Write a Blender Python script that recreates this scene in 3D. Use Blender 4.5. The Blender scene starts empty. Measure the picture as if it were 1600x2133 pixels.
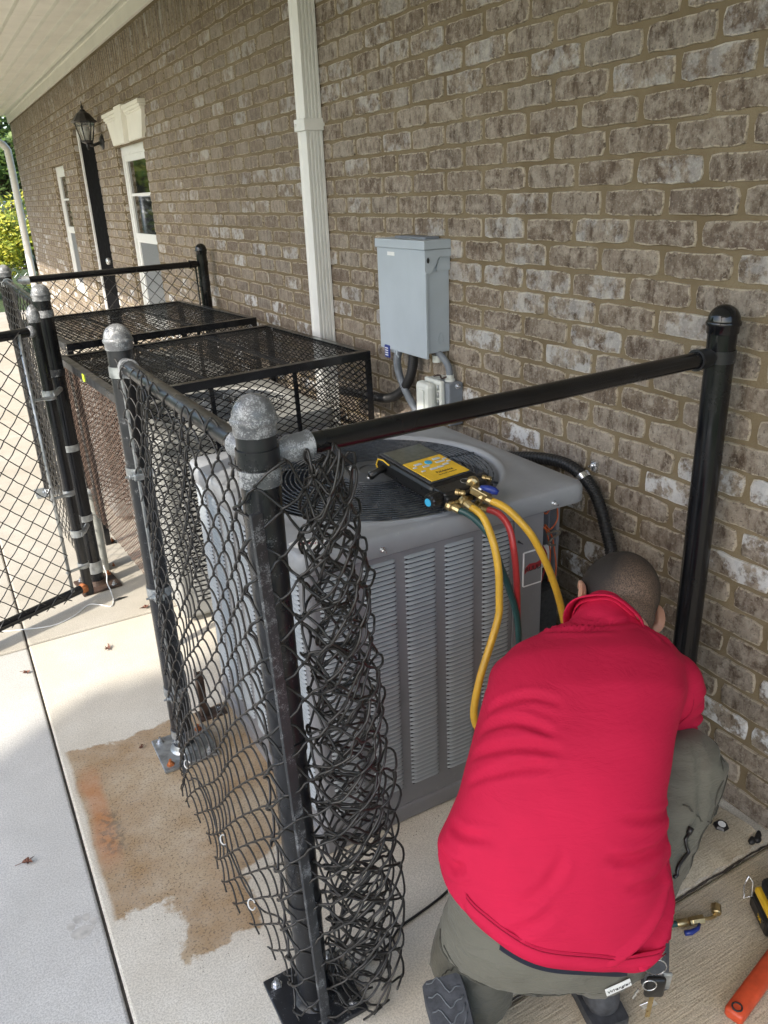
import bpy, bmesh, math, random
import numpy as np
from mathutils import Vector, Matrix, noise
random.seed(7)
S = bpy.context.scene
COL = S.collection
PI = math.pi

# ------------------------------------------------------------------ camera
CAM = Vector((-1.5209, 0.0, 1.508))
R = ((0.87121348, -0.4892243, -0.04057915), (0.21686755, 0.30940171, 0.92587205), (-0.44040384, -0.8154325, 0.37565181))
cd = bpy.data.cameras.new('camera')
cam = bpy.data.objects.new('camera', cd); COL.objects.link(cam)
m = Matrix(((R[0][0], R[1][0], R[2][0], CAM[0]), (R[0][1], R[1][1], R[2][1], CAM[1]), (R[0][2], R[1][2], R[2][2], CAM[2]), (0, 0, 0, 1)))
cam.matrix_world = m
cd.sensor_fit = 'HORIZONTAL'; cd.sensor_width = 36.0; cd.lens = 1655 / 1600 * 36
cd.clip_start = 0.05; cd.clip_end = 2000
S.camera = cam

# ------------------------------------------------------------------ light
SUN = Vector((-0.74, -0.30, 0.62)).normalized()
el = math.asin(SUN.z); az = math.atan2(SUN.x, SUN.y)
W = bpy.data.worlds.new('World'); S.world = W; W.use_nodes = True
wn = W.node_tree
bg = wn.nodes['Background']
sky = wn.nodes.new('ShaderNodeTexSky'); sky.sky_type = 'NISHITA'; sky.sun_disc = False
sky.sun_elevation = el; sky.sun_rotation = az % (2 * PI)
sky.air_density = 1.1; sky.dust_density = 2.0; sky.ozone_density = 1.0
wn.links.new(sky.outputs[0], bg.inputs[0]); bg.inputs[1].default_value = 0.15
sl = bpy.data.lights.new('sun', 'SUN'); sl.energy = 2.1; sl.angle = math.radians(0.55); sl.color = (1.0, 0.93, 0.82)
so = bpy.data.objects.new('sun', sl); COL.objects.link(so)
so.rotation_euler = SUN.to_track_quat('Z', 'Y').to_euler(); so.location = SUN * 20
S.view_settings.view_transform = 'Standard'; S.view_settings.look = 'None'
S.view_settings.exposure = 1.48; S.view_settings.gamma = 1.0; S.view_settings.use_curve_mapping = False

# ------------------------------------------------------------------ helpers
def V(*a): return Vector(a)

class MB:
    def __init__(s): s.v = []; s.f = []; s.m = []; s.mi = 0
    def add(s, vs, fs):
        n = len(s.v); s.v.extend([tuple(x) for x in vs])
        for f in fs: s.f.append(tuple(i + n for i in f)); s.m.append(s.mi)
        return s
    def box(s, x0, x1, y0, y1, z0, z1, M=None):
        vs = [V(x, y, z) for x in (x0, x1) for y in (y0, y1) for z in (z0, z1)]
        if M is not None: vs = [M @ v for v in vs]
        return s.add(vs, [(0, 1, 3, 2), (4, 6, 7, 5), (0, 4, 5, 1), (2, 3, 7, 6), (0, 2, 6, 4), (1, 5, 7, 3)])
    def rbox(s, x0, x1, y0, y1, z0, z1, b=0.004, M=None):
        # box with chamfered edges
        bm = bmesh.new(); bmesh.ops.create_cube(bm, size=1)
        for v in bm.verts:
            v.co = V(x0 + (v.co.x + .5) * (x1 - x0), y0 + (v.co.y + .5) * (y1 - y0), z0 + (v.co.z + .5) * (z1 - z0))
        bmesh.ops.bevel(bm, geom=list(bm.edges), offset=b, segments=2, affect='EDGES', profile=0.5)
        vs = [v.co.copy() for v in bm.verts]
        if M is not None: vs = [M @ v for v in vs]
        bm.verts.index_update()
        s.add(vs, [[v.index for v in f.verts] for f in bm.faces]); bm.free(); return s
    def tube(s, pts, r, n=8, cap=True, closed=False, flat=None):
        pts = [Vector(p) for p in pts]; k = len(pts)
        rs = r if isinstance(r, (list, tuple)) else [r] * k
        if closed: tang = [(pts[(i + 1) % k] - pts[i - 1]).normalized() for i in range(k)]
        else: tang = [(pts[min(i + 1, k - 1)] - pts[max(i - 1, 0)]).normalized() for i in range(k)]
        t = tang[0]; a = V(0, 0, 1) if abs(t.z) < .9 else V(1, 0, 0)
        u = (a - t * a.dot(t)).normalized(); vs = []
        for i in range(k):
            t = tang[i]; u = u - t * u.dot(t)
            if u.length < 1e-6: u = t.orthogonal()
            u.normalize(); w = t.cross(u)
            for j in range(n):
                q = 2 * PI * j / n
                vs.append(pts[i] + (u * math.cos(q) + w * math.sin(q)) * rs[i])
        fs = []
        for i in range(k if closed else k - 1):
            i2 = (i + 1) % k
            for j in range(n): fs.append((i * n + j, i * n + (j + 1) % n, i2 * n + (j + 1) % n, i2 * n + j))
        if cap and not closed:
            fs.append(tuple(reversed(range(n)))); fs.append(tuple((k - 1) * n + j for j in range(n)))
        return s.add(vs, fs)
    def lathe(s, prof, M=None, n=20, cap=True):
        vs = []; fs = []
        for r, z in prof:
            for j in range(n):
                q = 2 * PI * j / n; vs.append(V(r * math.cos(q), r * math.sin(q), z))
        for i in range(len(prof) - 1):
            for j in range(n): fs.append((i * n + j, i * n + (j + 1) % n, (i + 1) * n + (j + 1) % n, (i + 1) * n + j))
        if cap:
            fs.append(tuple(reversed(range(n)))); fs.append(tuple((len(prof) - 1) * n + j for j in range(n)))
        if M is not None: vs = [M @ v for v in vs]
        return s.add(vs, fs)
    def prism(s, poly, d0, d1, M=None):
        # poly in xy, extruded z d0..d1, placed by M
        k = len(poly); vs = [V(x, y, d0) for x, y in poly] + [V(x, y, d1) for x, y in poly]
        fs = [tuple(reversed(range(k))), tuple(range(k, 2 * k))] + [(i, (i + 1) % k, k + (i + 1) % k, k + i) for i in range(k)]
        if M is not None: vs = [M @ v for v in vs]
        return s.add(vs, fs)
    def build(s, name, mats, parent=None, smooth=False, stuff=False, angle=None):
        return build(name, s.v, s.f, mats, parent, smooth, stuff, s.m, angle)

def build(name, verts, faces, mats, parent=None, smooth=False, stuff=False, mi=None, angle=None):
    if not isinstance(mats, (list, tuple)): mats = [mats]
    a = np.array([tuple(v) for v in verts], dtype=float)
    lo = a.min(0); hi = a.max(0); c = Vector(((lo[0] + hi[0]) / 2, (lo[1] + hi[1]) / 2, lo[2]))
    me = bpy.data.meshes.new(name)
    me.from_pydata([tuple(x) for x in (a - np.array(c))], [], faces)
    for mm in mats: me.materials.append(mm)
    if mi is not None and len(mats) > 1: me.polygons.foreach_set('material_index', mi)
    if smooth: me.polygons.foreach_set('use_smooth', [True] * len(me.polygons))
    if angle is not None and smooth: 
        try: me.set_sharp_from_angle(angle=math.radians(angle))
        except Exception: pass
    me.update()
    o = bpy.data.objects.new(name, me); COL.objects.link(o); o.location = c
    if parent is not None: put(o, parent)
    if stuff: o['kind'] = 'stuff'
    return o

WM = {}
def wloc(o): return WM.get(o.name, o.location.copy())
def put(o, parent):
    WM[o.name] = o.location.copy()
    o.location = o.location - wloc(parent); o.parent = parent

def thing(name, label, cat, loc, group=None):
    o = bpy.data.objects.new(name, None); COL.objects.link(o); o.location = loc; o.empty_display_size = .05
    WM[o.name] = Vector(loc)
    return tag(o, label, cat, group)
def tag(o, label, cat=None, group=None):
    o['label'] = label
    if cat: o['category'] = cat
    if group: o['group'] = group
    return o
def struct(o): o['kind'] = 'structure'; return o

def sm(pts, k=6, closed=False):
    # catmull-rom
    P = [Vector(p) for p in pts]; n = len(P); out = []
    for i in range(n if closed else n - 1):
        if closed: a, b, c, d = P[i - 1], P[i], P[(i + 1) % n], P[(i + 2) % n]
        else: a, b, c, d = P[max(i - 1, 0)], P[i], P[i + 1], P[min(i + 2, n - 1)]
        for j in range(k):
            t = j / k
            out.append(.5 * ((2 * b) + (-a + c) * t + (2 * a - 5 * b + 4 * c - d) * t * t + (-a + 3 * b - 3 * c + d) * t ** 3))
    if not closed: out.append(P[-1])
    return out
def frame(o, x, y):
    # matrix with local x,y axes (z = x cross y) at o
    x = Vector(x).normalized(); y = Vector(y); y = (y - x * y.dot(x)).normalized(); z = x.cross(y); o = Vector(o)
    return Matrix(((x[0], y[0], z[0], o[0]), (x[1], y[1], z[1], o[1]), (x[2], y[2], z[2], o[2]), (0, 0, 0, 1)))
def along(p, q):
    # z axis from p to q
    z = (Vector(q) - Vector(p)).normalized(); a = V(0, 0, 1) if abs(z.z) < .95 else V(1, 0, 0)
    x = a.cross(z).normalized(); y = z.cross(x); p = Vector(p)
    return Matrix(((x[0], y[0], z[0], p[0]), (x[1], y[1], z[1], p[1]), (x[2], y[2], z[2], p[2]), (0, 0, 0, 1)))
def text(name, s, mat_, M, size, parent, depth=.0003, align='CENTER', shear=0):
    cu = bpy.data.curves.new('txt', 'FONT'); cu.body = s; cu.size = size; cu.extrude = depth; cu.align_x = align; cu.align_y = 'CENTER'; cu.shear = shear
    cu.resolution_u = 3
    t = bpy.data.objects.new('txt', cu); COL.objects.link(t)
    dg = bpy.context.evaluated_depsgraph_get()
    me = t.evaluated_get(dg).to_mesh()
    vs = [M @ v.co for v in me.vertices]; fs = [tuple(p.vertices) for p in me.polygons]
    t.evaluated_get(dg).to_mesh_clear(); bpy.data.objects.remove(t); bpy.data.curves.remove(cu)
    return build(name, vs, fs, mat_, parent)

# ------------------------------------------------------------------ materials
class NT:
    def __init__(s, name):
        s.m = bpy.data.materials.new(name); s.m.use_nodes = True; s.t = s.m.node_tree
        s.b = s.t.nodes['Principled BSDF']; s.tc = s.n('TexCoord')
        s.g = None
    def n(s, t, **k):
        x = s.t.nodes.new('ShaderNode' + t)
        for a, b in k.items(): setattr(x, a, b)
        return x
    def l(s, a, b): s.t.links.new(a, b); return b
    def pos(s):
        if s.g is None: s.g = s.n('NewGeometry')
        return s.g.outputs['Position']
    def mapv(s, scale=(1, 1, 1), src=None, rot=(0, 0, 0), loc=(0, 0, 0)):
        x = s.n('Mapping'); s.l(src or s.pos(), x.inputs[0]); x.inputs['Scale'].default_value = scale; x.inputs['Rotation'].default_value = rot; x.inputs['Location'].default_value = loc
        return x.outputs[0]
    def noise(s, scale, detail=4, rough=.55, src=None, dist=0):
        x = s.n('TexNoise'); s.l(src or s.pos(), x.inputs['Vector']); x.inputs['Scale'].default_value = scale
        x.inputs['Detail'].default_value = detail; x.inputs['Roughness'].default_value = rough; x.inputs['Distortion'].default_value = dist
        return x.outputs['Fac']
    def ramp(s, fac, stops, interp='LINEAR'):
        x = s.n('ValToRGB'); s.l(fac, x.inputs[0]); x.color_ramp.interpolation = interp
        e = x.color_ramp.elements
        while len(e) < len(stops): e.new(.5)
        for i, (p, c) in enumerate(stops):
            e[i].position = p; e[i].color = (c, c, c, 1) if isinstance(c, (int, float)) else (*c, 1)
        return x.outputs[0]
    def mix(s, f, a, b, mode='MIX'):
        x = s.n('Mix', data_type='RGBA', blend_type=mode)
        for v, i in ((f, 0), (a, 6), (b, 7)):
            if isinstance(v, (int, float)):
                x.inputs[i].default_value = v if i == 0 else (v, v, v, 1)
            elif isinstance(v, tuple): x.inputs[i].default_value = (*v, 1)
            else: s.l(v, x.inputs[i])
        return x.outputs[2]
    def math(s, op, a, b=0, c=0, clamp=False):
        x = s.n('Math', operation=op, use_clamp=clamp)
        for v, i in ((a, 0), (b, 1), (c, 2)):
            if isinstance(v, (int, float)): x.inputs[i].default_value = v
            else: s.l(v, x.inputs[i])
        return x.outputs[0]
    def bump(s, h, strength=.3, dist=.01, prev=None):
        x = s.n('Bump'); s.l(h, x.inputs['Height']); x.inputs['Strength'].default_value = strength; x.inputs['Distance'].default_value = dist
        if prev is not None: s.l(prev, x.inputs['Normal'])
        return x.outputs[0]
    def out(s, color=None, rough=None, metal=None, normal=None, **k):
        for v, i in ((color, 'Base Color'), (rough, 'Roughness'), (metal, 'Metallic'), (normal, 'Normal')):
            if v is None: continue
            if isinstance(v, (int, float)): s.b.inputs[i].default_value = v
            elif isinstance(v, tuple): s.b.inputs[i].default_value = (*v, 1)
            else: s.l(v, s.b.inputs[i])
        for a, b in k.items(): s.b.inputs[a].default_value = b
        return s.m

def simple(name, c, rough=.5, metal=0., var=.15, scale=30, bs=.15, bd=.002, **k):
    t = NT(name); f = t.noise(scale, 5)
    lo = tuple(x * (1 - var) for x in c); hi = tuple(min(1, x * (1 + var)) for x in c)
    col = t.ramp(f, [(.3, lo), (.7, hi)])
    r = t.ramp(t.noise(scale * 1.7, 3), [(.3, max(.02, rough - .08)), (.7, min(1, rough + .08))])
    return t.out(col, r, metal, t.bump(t.noise(scale * 3, 4), bs, bd), **k)

def painted_steel(name, c, wear, wc=(.35, .36, .37), rough=.28, lo=.62):
    t = NT(name); a = t.noise(34, 6, .7); b = t.noise(420, 3, .7)
    w = t.ramp(t.math('ADD', t.math('MULTIPLY', a, .58), t.math('MULTIPLY', b, .42)), [(lo - wear - .02, 0.), (lo - wear + .07, 1.)])
    base = t.ramp(t.noise(9, 4), [(.3, tuple(x * .75 for x in c)), (.7, tuple(x * 1.3 for x in c))])
    col = t.mix(w, base, wc)
    r = t.mix(w, t.ramp(t.noise(14, 4), [(.3, rough - .08), (.7, rough + .14)]), .6)
    return t.out(col, r, 0., t.bump(t.math('ADD', w, t.noise(60, 3)), .12, .0008))

M_BLACK = painted_steel('black_powder_coat', (.006, .0065, .008), -.06, (.22, .23, .24), .17)
M_BLACKW = painted_steel('black_powder_coat_scuffed', (.017, .018, .021), .02, (.30, .31, .32), .3)
M_CAP = painted_steel('worn_cap_casting', (.12, .124, .13), .11, (.42, .43, .44), .30)
M_WIRE = painted_steel('vinyl_coated_wire', (.020, .019, .018), -.05, (.12, .10, .09), .34)
M_GALV = simple('galvanised_steel', (.38, .40, .41), .42, .75, .35, 40, .3)
M_RUSTY = simple('rusty_black_steel', (.055, .032, .022), .7, .1, .6, 30, .3)
M_RUST = simple('orange_rust', (.33, .11, .035), .85, 0, .5, 120, .5)
M_BRASS = simple('brass', (.52, .41, .22), .34, 1., .2, 90, .1)
M_RUBBER = simple('black_rubber', (.014, .014, .015), .5, 0, .3, 40, .2)
M_RUBBERW = simple('dusty_rubber', (.05, .053, .06), .65, 0, .4, 60, .3)
M_BLACKP = simple('black_plastic', (.012, .012, .013), .35, 0, .3, 50)
M_WHITE = simple('white_vinyl', (.78, .78, .76), .4, 0, .04, 12)
M_CREAM = simple('cream_vinyl', (.82, .80, .73), .42, 0, .05, 5)
M_SHADE = simple('inner_dark', (.02, .02, .022), .8, 0, .3, 20)
M_GREY = simple('grey_box_enamel', (.40, .45, .50), .42, 0, .07, 5, .1)
M_GREYP = simple('grey_pvc', (.17, .19, .22), .5, 0, .1, 30)
M_OUTLET = simple('grey_white_plastic', (.62, .64, .60), .4, 0, .05, 14)
M_BLUE = simple('blue_plastic', (.015, .035, .22), .35, 0, .15, 60)
M_CYAN = simple('cyan_plastic', (.05, .42, .70), .4, 0, .05, 60)
M_YHOSE = simple('yellow_hose', (.62, .36, .035), .36, 0, .12, 35)
M_RHOSE = simple('red_hose', (.42, .035, .035), .36, 0, .15, 30)
M_GHOSE = simple('green_hose', (.018, .062, .062), .36, 0, .15, 30)
M_YKEY = simple('yellow_keypad', (.80, .50, .03), .45, 0, .12, 40)
M_LGREY = simple('light_key', (.55, .58, .62), .5, 0, .06, 60)
M_SCREEN = simple('lcd_glass', (.10, .105, .085), .12, 0, .2, 90, .02)
M_PAPER = simple('white_sticker', (.75, .76, .75), .5, 0, .05, 40)
M_INK = simple('black_ink', (.012, .012, .012), .6, 0, .1, 40)
M_REDINK = simple('red_ink', (.30, .02, .03), .5, 0, .1, 40)
M_SIGN = simple('white_line', (.75, .75, .76), .4, 0, .03, 40)
M_SILVER = simple('screw_zinc', (.62, .63, .64), .28, .9, .1, 60)
M_OWIRE = simple('orange_wire', (.55, .11, .03), .4, 0, .15, 60)
M_TOOL = simple('orange_red_paint', (.50, .065, .022), .42, 0, .2, 35)
M_LEAF_DRY = simple('dry_leaf', (.16, .07, .045), .75, 0, .4, 60, .4)
M_GLASS_LAMP = NT('lamp_glass').out((.9, .9, .88), .08, 0., **{'Transmission Weight': .9})
M_BULB = simple('bulb_white', (.8, .8, .77), .4)
M_YTAG = simple('lime_tag', (.62, .85, .05), .5, 0, .05, 20)

def ac_metal(name, c, dirt=.5):
    t = NT(name)
    a = t.noise(6, 5, .6); col = t.ramp(a, [(.3, tuple(x * .9 for x in c)), (.7, tuple(x * 1.08 for x in c))])
    d = t.ramp(t.noise(38, 6, .75), [(.60, 0.), (.72, 1.)])
    col = t.mix(t.math('MULTIPLY', d, .28 * dirt), col, (.55, .55, .52))
    return t.out(col, t.ramp(t.noise(20, 4), [(.3, .38), (.7, .5)]), 0., t.bump(t.noise(150, 2), .06, .001))
M_AC = ac_metal('condenser_grey_paint', (.195, .196, .210))
M_ACTOP = ac_metal('condenser_lid_highlit', (.285, .297, .318), 1.)  # body grey made lighter and bluer, a highlight painted on the top
M_ACL = ac_metal('condenser_louver_skylit', (.32, .345, .365))  # body grey lightened to stand for sky reflected on the louvres
M_AC2 = ac_metal('old_condenser_paint', (.30, .30, .285), 1.)
M_FAN = simple('fan_grille_vinyl', (.045, .052, .062), .28, 0, .2, 30)
M_COIL = simple('coil_fins', (.035, .038, .042), .6, .2, .3, 90)

def concrete(name, ca, cb, broom=None, stain=False, speck=.5):
    t = NT(name); big = t.noise(1.6, 5, .6); mid = t.noise(9, 6, .65); fine = t.noise(260, 3, .7)
    col = t.mix(t.ramp(big, [(.35, 0.), (.65, 1.)]), ca, cb)
    col = t.mix(t.ramp(mid, [(.38, 0.), (.68, .35)]), col, tuple(x * .78 for x in ca))
    col = t.mix(t.ramp(fine, [(.40, 1.1 * speck), (.58, 0.)]), col, tuple(x * .52 for x in ca))
    pit = t.ramp(t.noise(520, 2, .6), [(.30, 1.), (.36, 0.)])
    col = t.mix(t.math('MULTIPLY', pit, .7 * speck), col, (.06, .055, .045))
    vein = t.ramp(t.noise(3.2, 6, .7, dist=.6), [(.495, 0.), (.5, .35), (.505, 0.)])
    col = t.mix(t.math('MULTIPLY', vein, .5), col, (.3, .27, .22))
    h = t.math('ADD', t.math('MULTIPLY', fine, .5), t.math('MULTIPLY', mid, .5))
    if stain:
        # rusty water mark: a real discolouration of the slab, given by its own outline
        sx = t.n('SeparateXYZ'); t.l(t.pos(), sx.inputs[0]); x, y = sx.outputs[0], sx.outputs[1]
        wob = t.math('MULTIPLY', t.math('SUBTRACT', t.noise(6, 6, .6), .5), .20)
        wob2 = t.math('MULTIPLY', t.math('SUBTRACT', t.noise(5.5, 6, .65, src=t.mapv(loc=(5, 3, 1))), .5), .20)
        def band(v, lo, hi, soft=.010):
            a = t.math('SMOOTH_MIN', 1., t.math('DIVIDE', t.math('SUBTRACT', v, lo), soft), 0.)
            b = t.math('DIVIDE', t.math('SUBTRACT', hi, v), soft)
            return t.math('MULTIPLY', t.math('MINIMUM', t.math('MAXIMUM', a, 0.), 1.), t.math('MINIMUM', t.math('MAXIMUM', b, 0.), 1.))
        yy = t.math('ADD', y, wob2); xx = t.math('ADD', x, wob)
        m1 = t.math('MULTIPLY', band(yy, 1.47, 2.16), band(t.math('ADD', x, t.math('MULTIPLY', wob, .15)), -1.466, -.62, .012))
        m2 = t.math('MULTIPLY', band(yy, 1.29, 1.6), band(xx, -1.345, -1.16))
        st = t.math('MAXIMUM', m1, m2)
        sc = t.mix(t.ramp(t.noise(4.5, 5, .6), [(.35, 0.), (.6, 1.)]), (.42, .32, .20), (.33, .21, .10))
        sc = t.mix(t.ramp(t.noise(180, 3), [(.36, .8), (.48, 0.)]), sc, (.11, .07, .035))
        rim = t.math('MULTIPLY', t.math('SUBTRACT', t.math('MULTIPLY', t.math('ADD', band(yy, 1.47, 2.16, .03), 0.), 1.), 0.), m1)
        streak = t.math('MULTIPLY', band(t.math('ADD', x, t.math('MULTIPLY', wob, .3)), -1.46, -1.39, .02), band(yy, 1.62, 2.04, .08))
        sc = t.mix(t.math('MULTIPLY', streak, .75), sc, (.40, .14, .025))
        dk = t.math('MULTIPLY', band(t.math('ADD', x, t.math('MULTIPLY', wob, .3)), -1.445, -1.37, .02), band(yy, 1.66, 1.86, .05))
        sc = t.mix(t.math('MULTIPLY', dk, t.ramp(t.noise(60, 4), [(.45, 0.), (.55, .55)])), sc, (.05, .035, .02))
        col = t.mix(t.math('MULTIPLY', st, t.ramp(t.noise(14, 4), [(.3, .70), (.7, .96)])), col, sc)
    nrm = None
    if broom:
        a, amt = broom
        mv = t.mapv((18, 300, 1), rot=(0, 0, a))
        bn = t.noise(1.0, 3, .6, src=mv); br = t.ramp(bn, [(.35, 0.), (.65, 1.)])
        col = t.mix(t.math('MULTIPLY', br, amt), col, tuple(min(1, x * 1.25) for x in cb))
        nrm = t.bump(br, .35, .003)
    nrm = t.bump(h, .35, .003, nrm)
    return t.out(col, .88, 0., nrm)
M_SLAB_R = concrete('sunbleached_concrete', (.67, .61, .50), (.77, .735, .65), stain=True)
M_SLAB_F = concrete('toned_down_concrete', (.50, .455, .375), (.60, .57, .50))  # slab concrete darkened so the sunlit far ground does not blow out
M_SLAB_L = concrete('grey_concrete', (.58, .565, .525), (.70, .685, .645))
M_SLAB_N = concrete('broomed_concrete', (.53, .44, .31), (.70, .62, .48), broom=(-.05, .42), speck=.8)
M_SLAB_W = concrete('damp_wall_concrete', (.42, .36, .26), (.60, .53, .40), broom=(-.16, .25), speck=.6)
M_JOINT = simple('joint_filler', (.06, .05, .04), .9, 0, .4, 60, .5)
M_EARTH = concrete('pavement', (.48, .47, .44), (.58, .57, .53))

def brick_mat(name, island):
    t = NT(name)
    if island: rnd = (t.g or t.n('NewGeometry')); t.g = rnd; r = rnd.outputs['Random Per Island']
    else: r = t.n('ObjectInfo').outputs['Random']
    sx = t.n('SeparateXYZ'); t.l(t.pos(), sx.inputs[0])
    cmb = t.n('CombineXYZ'); t.l(t.math('MULTIPLY', r, 37.), cmb.inputs[0]); t.l(sx.outputs[1], cmb.inputs[1]); t.l(sx.outputs[2], cmb.inputs[2])
    p = cmb.outputs[0]
    base = t.ramp(r, [(0., (.24, .195, .152)), (.25, (.18, .136, .10)), (.5, (.29, .24, .19)), (.72, (.255, .22, .185)), (.88, (.155, .113, .084)), (1., (.32, .27, .22))])
    st = t.noise(1., 5, .65, src=t.mapv((1, 42, 14), src=p))
    col = t.mix(t.ramp(st, [(.38, .6 if island else .95), (.55, 0.)]), base, (.095, .064, .042))
    col = t.mix(t.ramp(t.noise(26, 5, .7, src=p), [(.46, 0.), (.64, .45 if island else .8)]), col, (.42, .365, .30))
    col = t.mix(t.ramp(t.noise(150, 4, .7, src=p), [(.55, 0.), (.66, .55)]), col, (.44, .40, .34))
    col = t.mix(t.ramp(t.noise(110, 3, .7, src=p), [(.34, .6), (.41, 0.)]), col, (.055, .042, .032))
    # pale lime rim on every brick
    at = t.n('Attribute', attribute_name='edge')
    rim = t.math('MULTIPLY', at.outputs['Fac'], t.ramp(t.noise(70, 4, .7), [(.36, .25), (.6, 1.)]), clamp=True)
    rim = t.ramp(rim, [(.36, 0.), (.62, .9)])
    col = t.mix(rim, col, (.50, .43, .33))
    # bloom of white salts on some bricks
    pick = t.ramp(t.math('FRACT', t.math('MULTIPLY', r, 17.3)), [(.76, .0), (.80, 1.)])
    low = t.ramp(t.math('ADD', t.math('MULTIPLY', sx.outputs[2], .5), t.math('MULTIPLY', t.noise(1.3, 3), .6)), [(.45, 1.), (.95, .25)])
    ef = t.ramp(t.noise(17, 5, .68, src=p), [(.47, 0.), (.56, 1.)])
    col = t.mix(t.math('MULTIPLY', t.math('MULTIPLY', pick, ef), low), col, (.80, .82, .84))
    nr = t.bump(t.noise(150, 5, .75), .9, .006); nr = t.bump(t.noise(32, 5, .65), .5, .010, nr)
    return t.out(col, .9, 0., nr)
M_BRICK = brick_mat('tumbled_brick', False); M_BRICKS = brick_mat('tumbled_brick_far', True)
t = NT('sand_mortar')
c = t.mix(t.ramp(t.noise(4, 4), [(.35, 0.), (.65, 1.)]), (.15, .113, .064), (.225, .18, .112))
c = t.mix(t.ramp(t.noise(300, 3, .7), [(.38, .6), (.5, 0.)]), c, (.17, .12, .065))
M_MORTAR = t.out(c, .95, 0., t.bump(t.noise(230, 4, .7), .6, .003, t.bump(t.noise(30, 4), .5, .006)))

def cloth(name, c, weave=900, wr=0, sheen=.3):
    t = NT(name); rid = None
    col = t.ramp(t.noise(5, 4), [(.3, tuple(x * .9 for x in c)), (.7, tuple(min(1, x * 1.1) for x in c))])
    w = t.noise(weave, 2); n1 = t.bump(w, .12, .001)
    if wr:
        n2 = t.noise(1., 4, .55, src=t.mapv((7, 7, 26), rot=(.5, .4, .3)), dist=.8)
        n3 = t.math('ABSOLUTE', t.math('SUBTRACT', t.noise(1., 5, .6, src=t.mapv((16, 16, 44), rot=(.2, .9, .4)), dist=1.2), .5))
        n1 = t.bump(n2, wr, .012, n1); n1 = t.bump(n3, wr * .9, .006, n1)
    return t.out(col, .8, 0., n1, **{'Specular IOR Level': .22, 'Sheen Weight': sheen, 'Sheen Roughness': .4})
M_SHIRT = cloth('red_knit', (.48, .0100, .050), 1100, .30, .0)
M_SHIRTD = cloth('red_knit_trim', (.32, .006, .034), 1100, .1, .0)
M_PANTS = cloth('olive_grey_twill', (.125, .121, .098), 800, .7, .1)
M_PANTSD = cloth('olive_seam', (.062, .060, .048), 800, .2, .1)
M_BELT = cloth('navy_waistband', (.012, .014, .025), 900)
t = NT('skin')
M_SKIN = t.out(t.ramp(t.noise(30, 4), [(.3, (.46, .235, .155)), (.7, (.58, .32, .22))]), .5, 0., t.bump(t.noise(300, 3), .15, .001), **{'Subsurface Weight': .15, 'Subsurface Radius': (.01, .004, .002), 'Subsurface Scale': .5})
t = NT('buzzed_hair')
oc = t.tc.outputs['Object']
sx = t.n('SeparateXYZ'); t.l(oc, sx.inputs[0])
fade = t.ramp(t.math('ADD', t.math('ADD', t.math('MULTIPLY', sx.outputs[2], 6.), t.math('MULTIPLY', t.math('POWER', t.math('ABSOLUTE', sx.outputs[0]), 2.), 110.)), t.math('MULTIPLY', t.math('SUBTRACT', t.noise(20, 3, src=oc), .5), .3)), [(.22, 0.), (.80, 1.)])
hc = t.mix(fade, (.165, .108, .074), (.020, .015, .012))
hc = t.mix(t.ramp(t.noise(420, 3, .7, src=oc), [(.41, .8), (.60, 0.)]), hc, (.014, .010, .008))
M_HAIR = t.out(hc, .7, 0., t.bump(t.noise(480, 2, src=oc), .5, .002))

def leafmat(name, cs):
    t = NT(name); g = t.n('NewGeometry'); t.g = g
    col = t.ramp(g.outputs['Random Per Island'], [(i / (len(cs) - 1), c) for i, c in enumerate(cs)])
    return t.out(col, .55, 0., **{'Transmission Weight': 0.})
M_LEAF = leafmat('leaves', [(.035, .075, .018), (.07, .13, .02), (.11, .17, .025), (.05, .09, .02)])
M_LEAFY = leafmat('yellow_leaves', [(.12, .19, .02), (.28, .32, .02), (.42, .38, .03), (.17, .23, .02)])
M_LEAFD = leafmat('dark_leaves', [(.018, .045, .012), (.04, .08, .02), (.06, .10, .025)])
M_BARK = simple('bark', (.10, .075, .055), .9, 0, .4, 12, .8, .02)
M_GRASS = simple('grass', (.06, .09, .025), .9, 0, .5, 30, .8, .02)

# ================================================================== SETTING
g = MB(); g.add([(-400, -400, -.12), (400, -400, -.12), (400, 400, -.12), (-400, 400, -.12)], [(0, 1, 2, 3)])
struct(g.build('ground', M_GRASS))
def slab(name, x0, x1, y0, y1, mat_, z=0.0, b=.006):
    m_ = MB(); m_.rbox(x0, x1, y0, y1, z - .11, z, b); o = m_.build(name, mat_); struct(o); return o
JX = -1.482
slab('walkway', JX + .003, .10, .870, 2.884, M_SLAB_R)
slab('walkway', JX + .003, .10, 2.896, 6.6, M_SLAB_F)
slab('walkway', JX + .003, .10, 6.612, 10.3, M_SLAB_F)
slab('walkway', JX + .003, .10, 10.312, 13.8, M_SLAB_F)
slab('walkway', JX + .003, .10, -1.2, .866, M_SLAB_N, -.004, .009)
slab('pavement', -3.6, JX - .003, -1.2, 2.868, M_SLAB_L)
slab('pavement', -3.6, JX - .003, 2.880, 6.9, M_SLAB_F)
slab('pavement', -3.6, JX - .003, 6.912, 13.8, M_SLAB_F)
g = MB(); g.box(JX - .003, JX + .003, -1.2, 13.8, -.1, -.007); struct(g.build('joint_filler', M_JOINT))
g = MB(); g.box(-3.6, JX - .0065, 2.868, 2.88, -.1, -.010); g.box(JX + .0065, .09, 2.884, 2.896, -.1, -.008); g.box(JX + .0065, .09, .866, .870, -.1, -.02)
struct(g.build('cross_joint_filler', M_JOINT))
g = MB(); vs = []; n = 120                      # ragged crack along the joint
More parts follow.
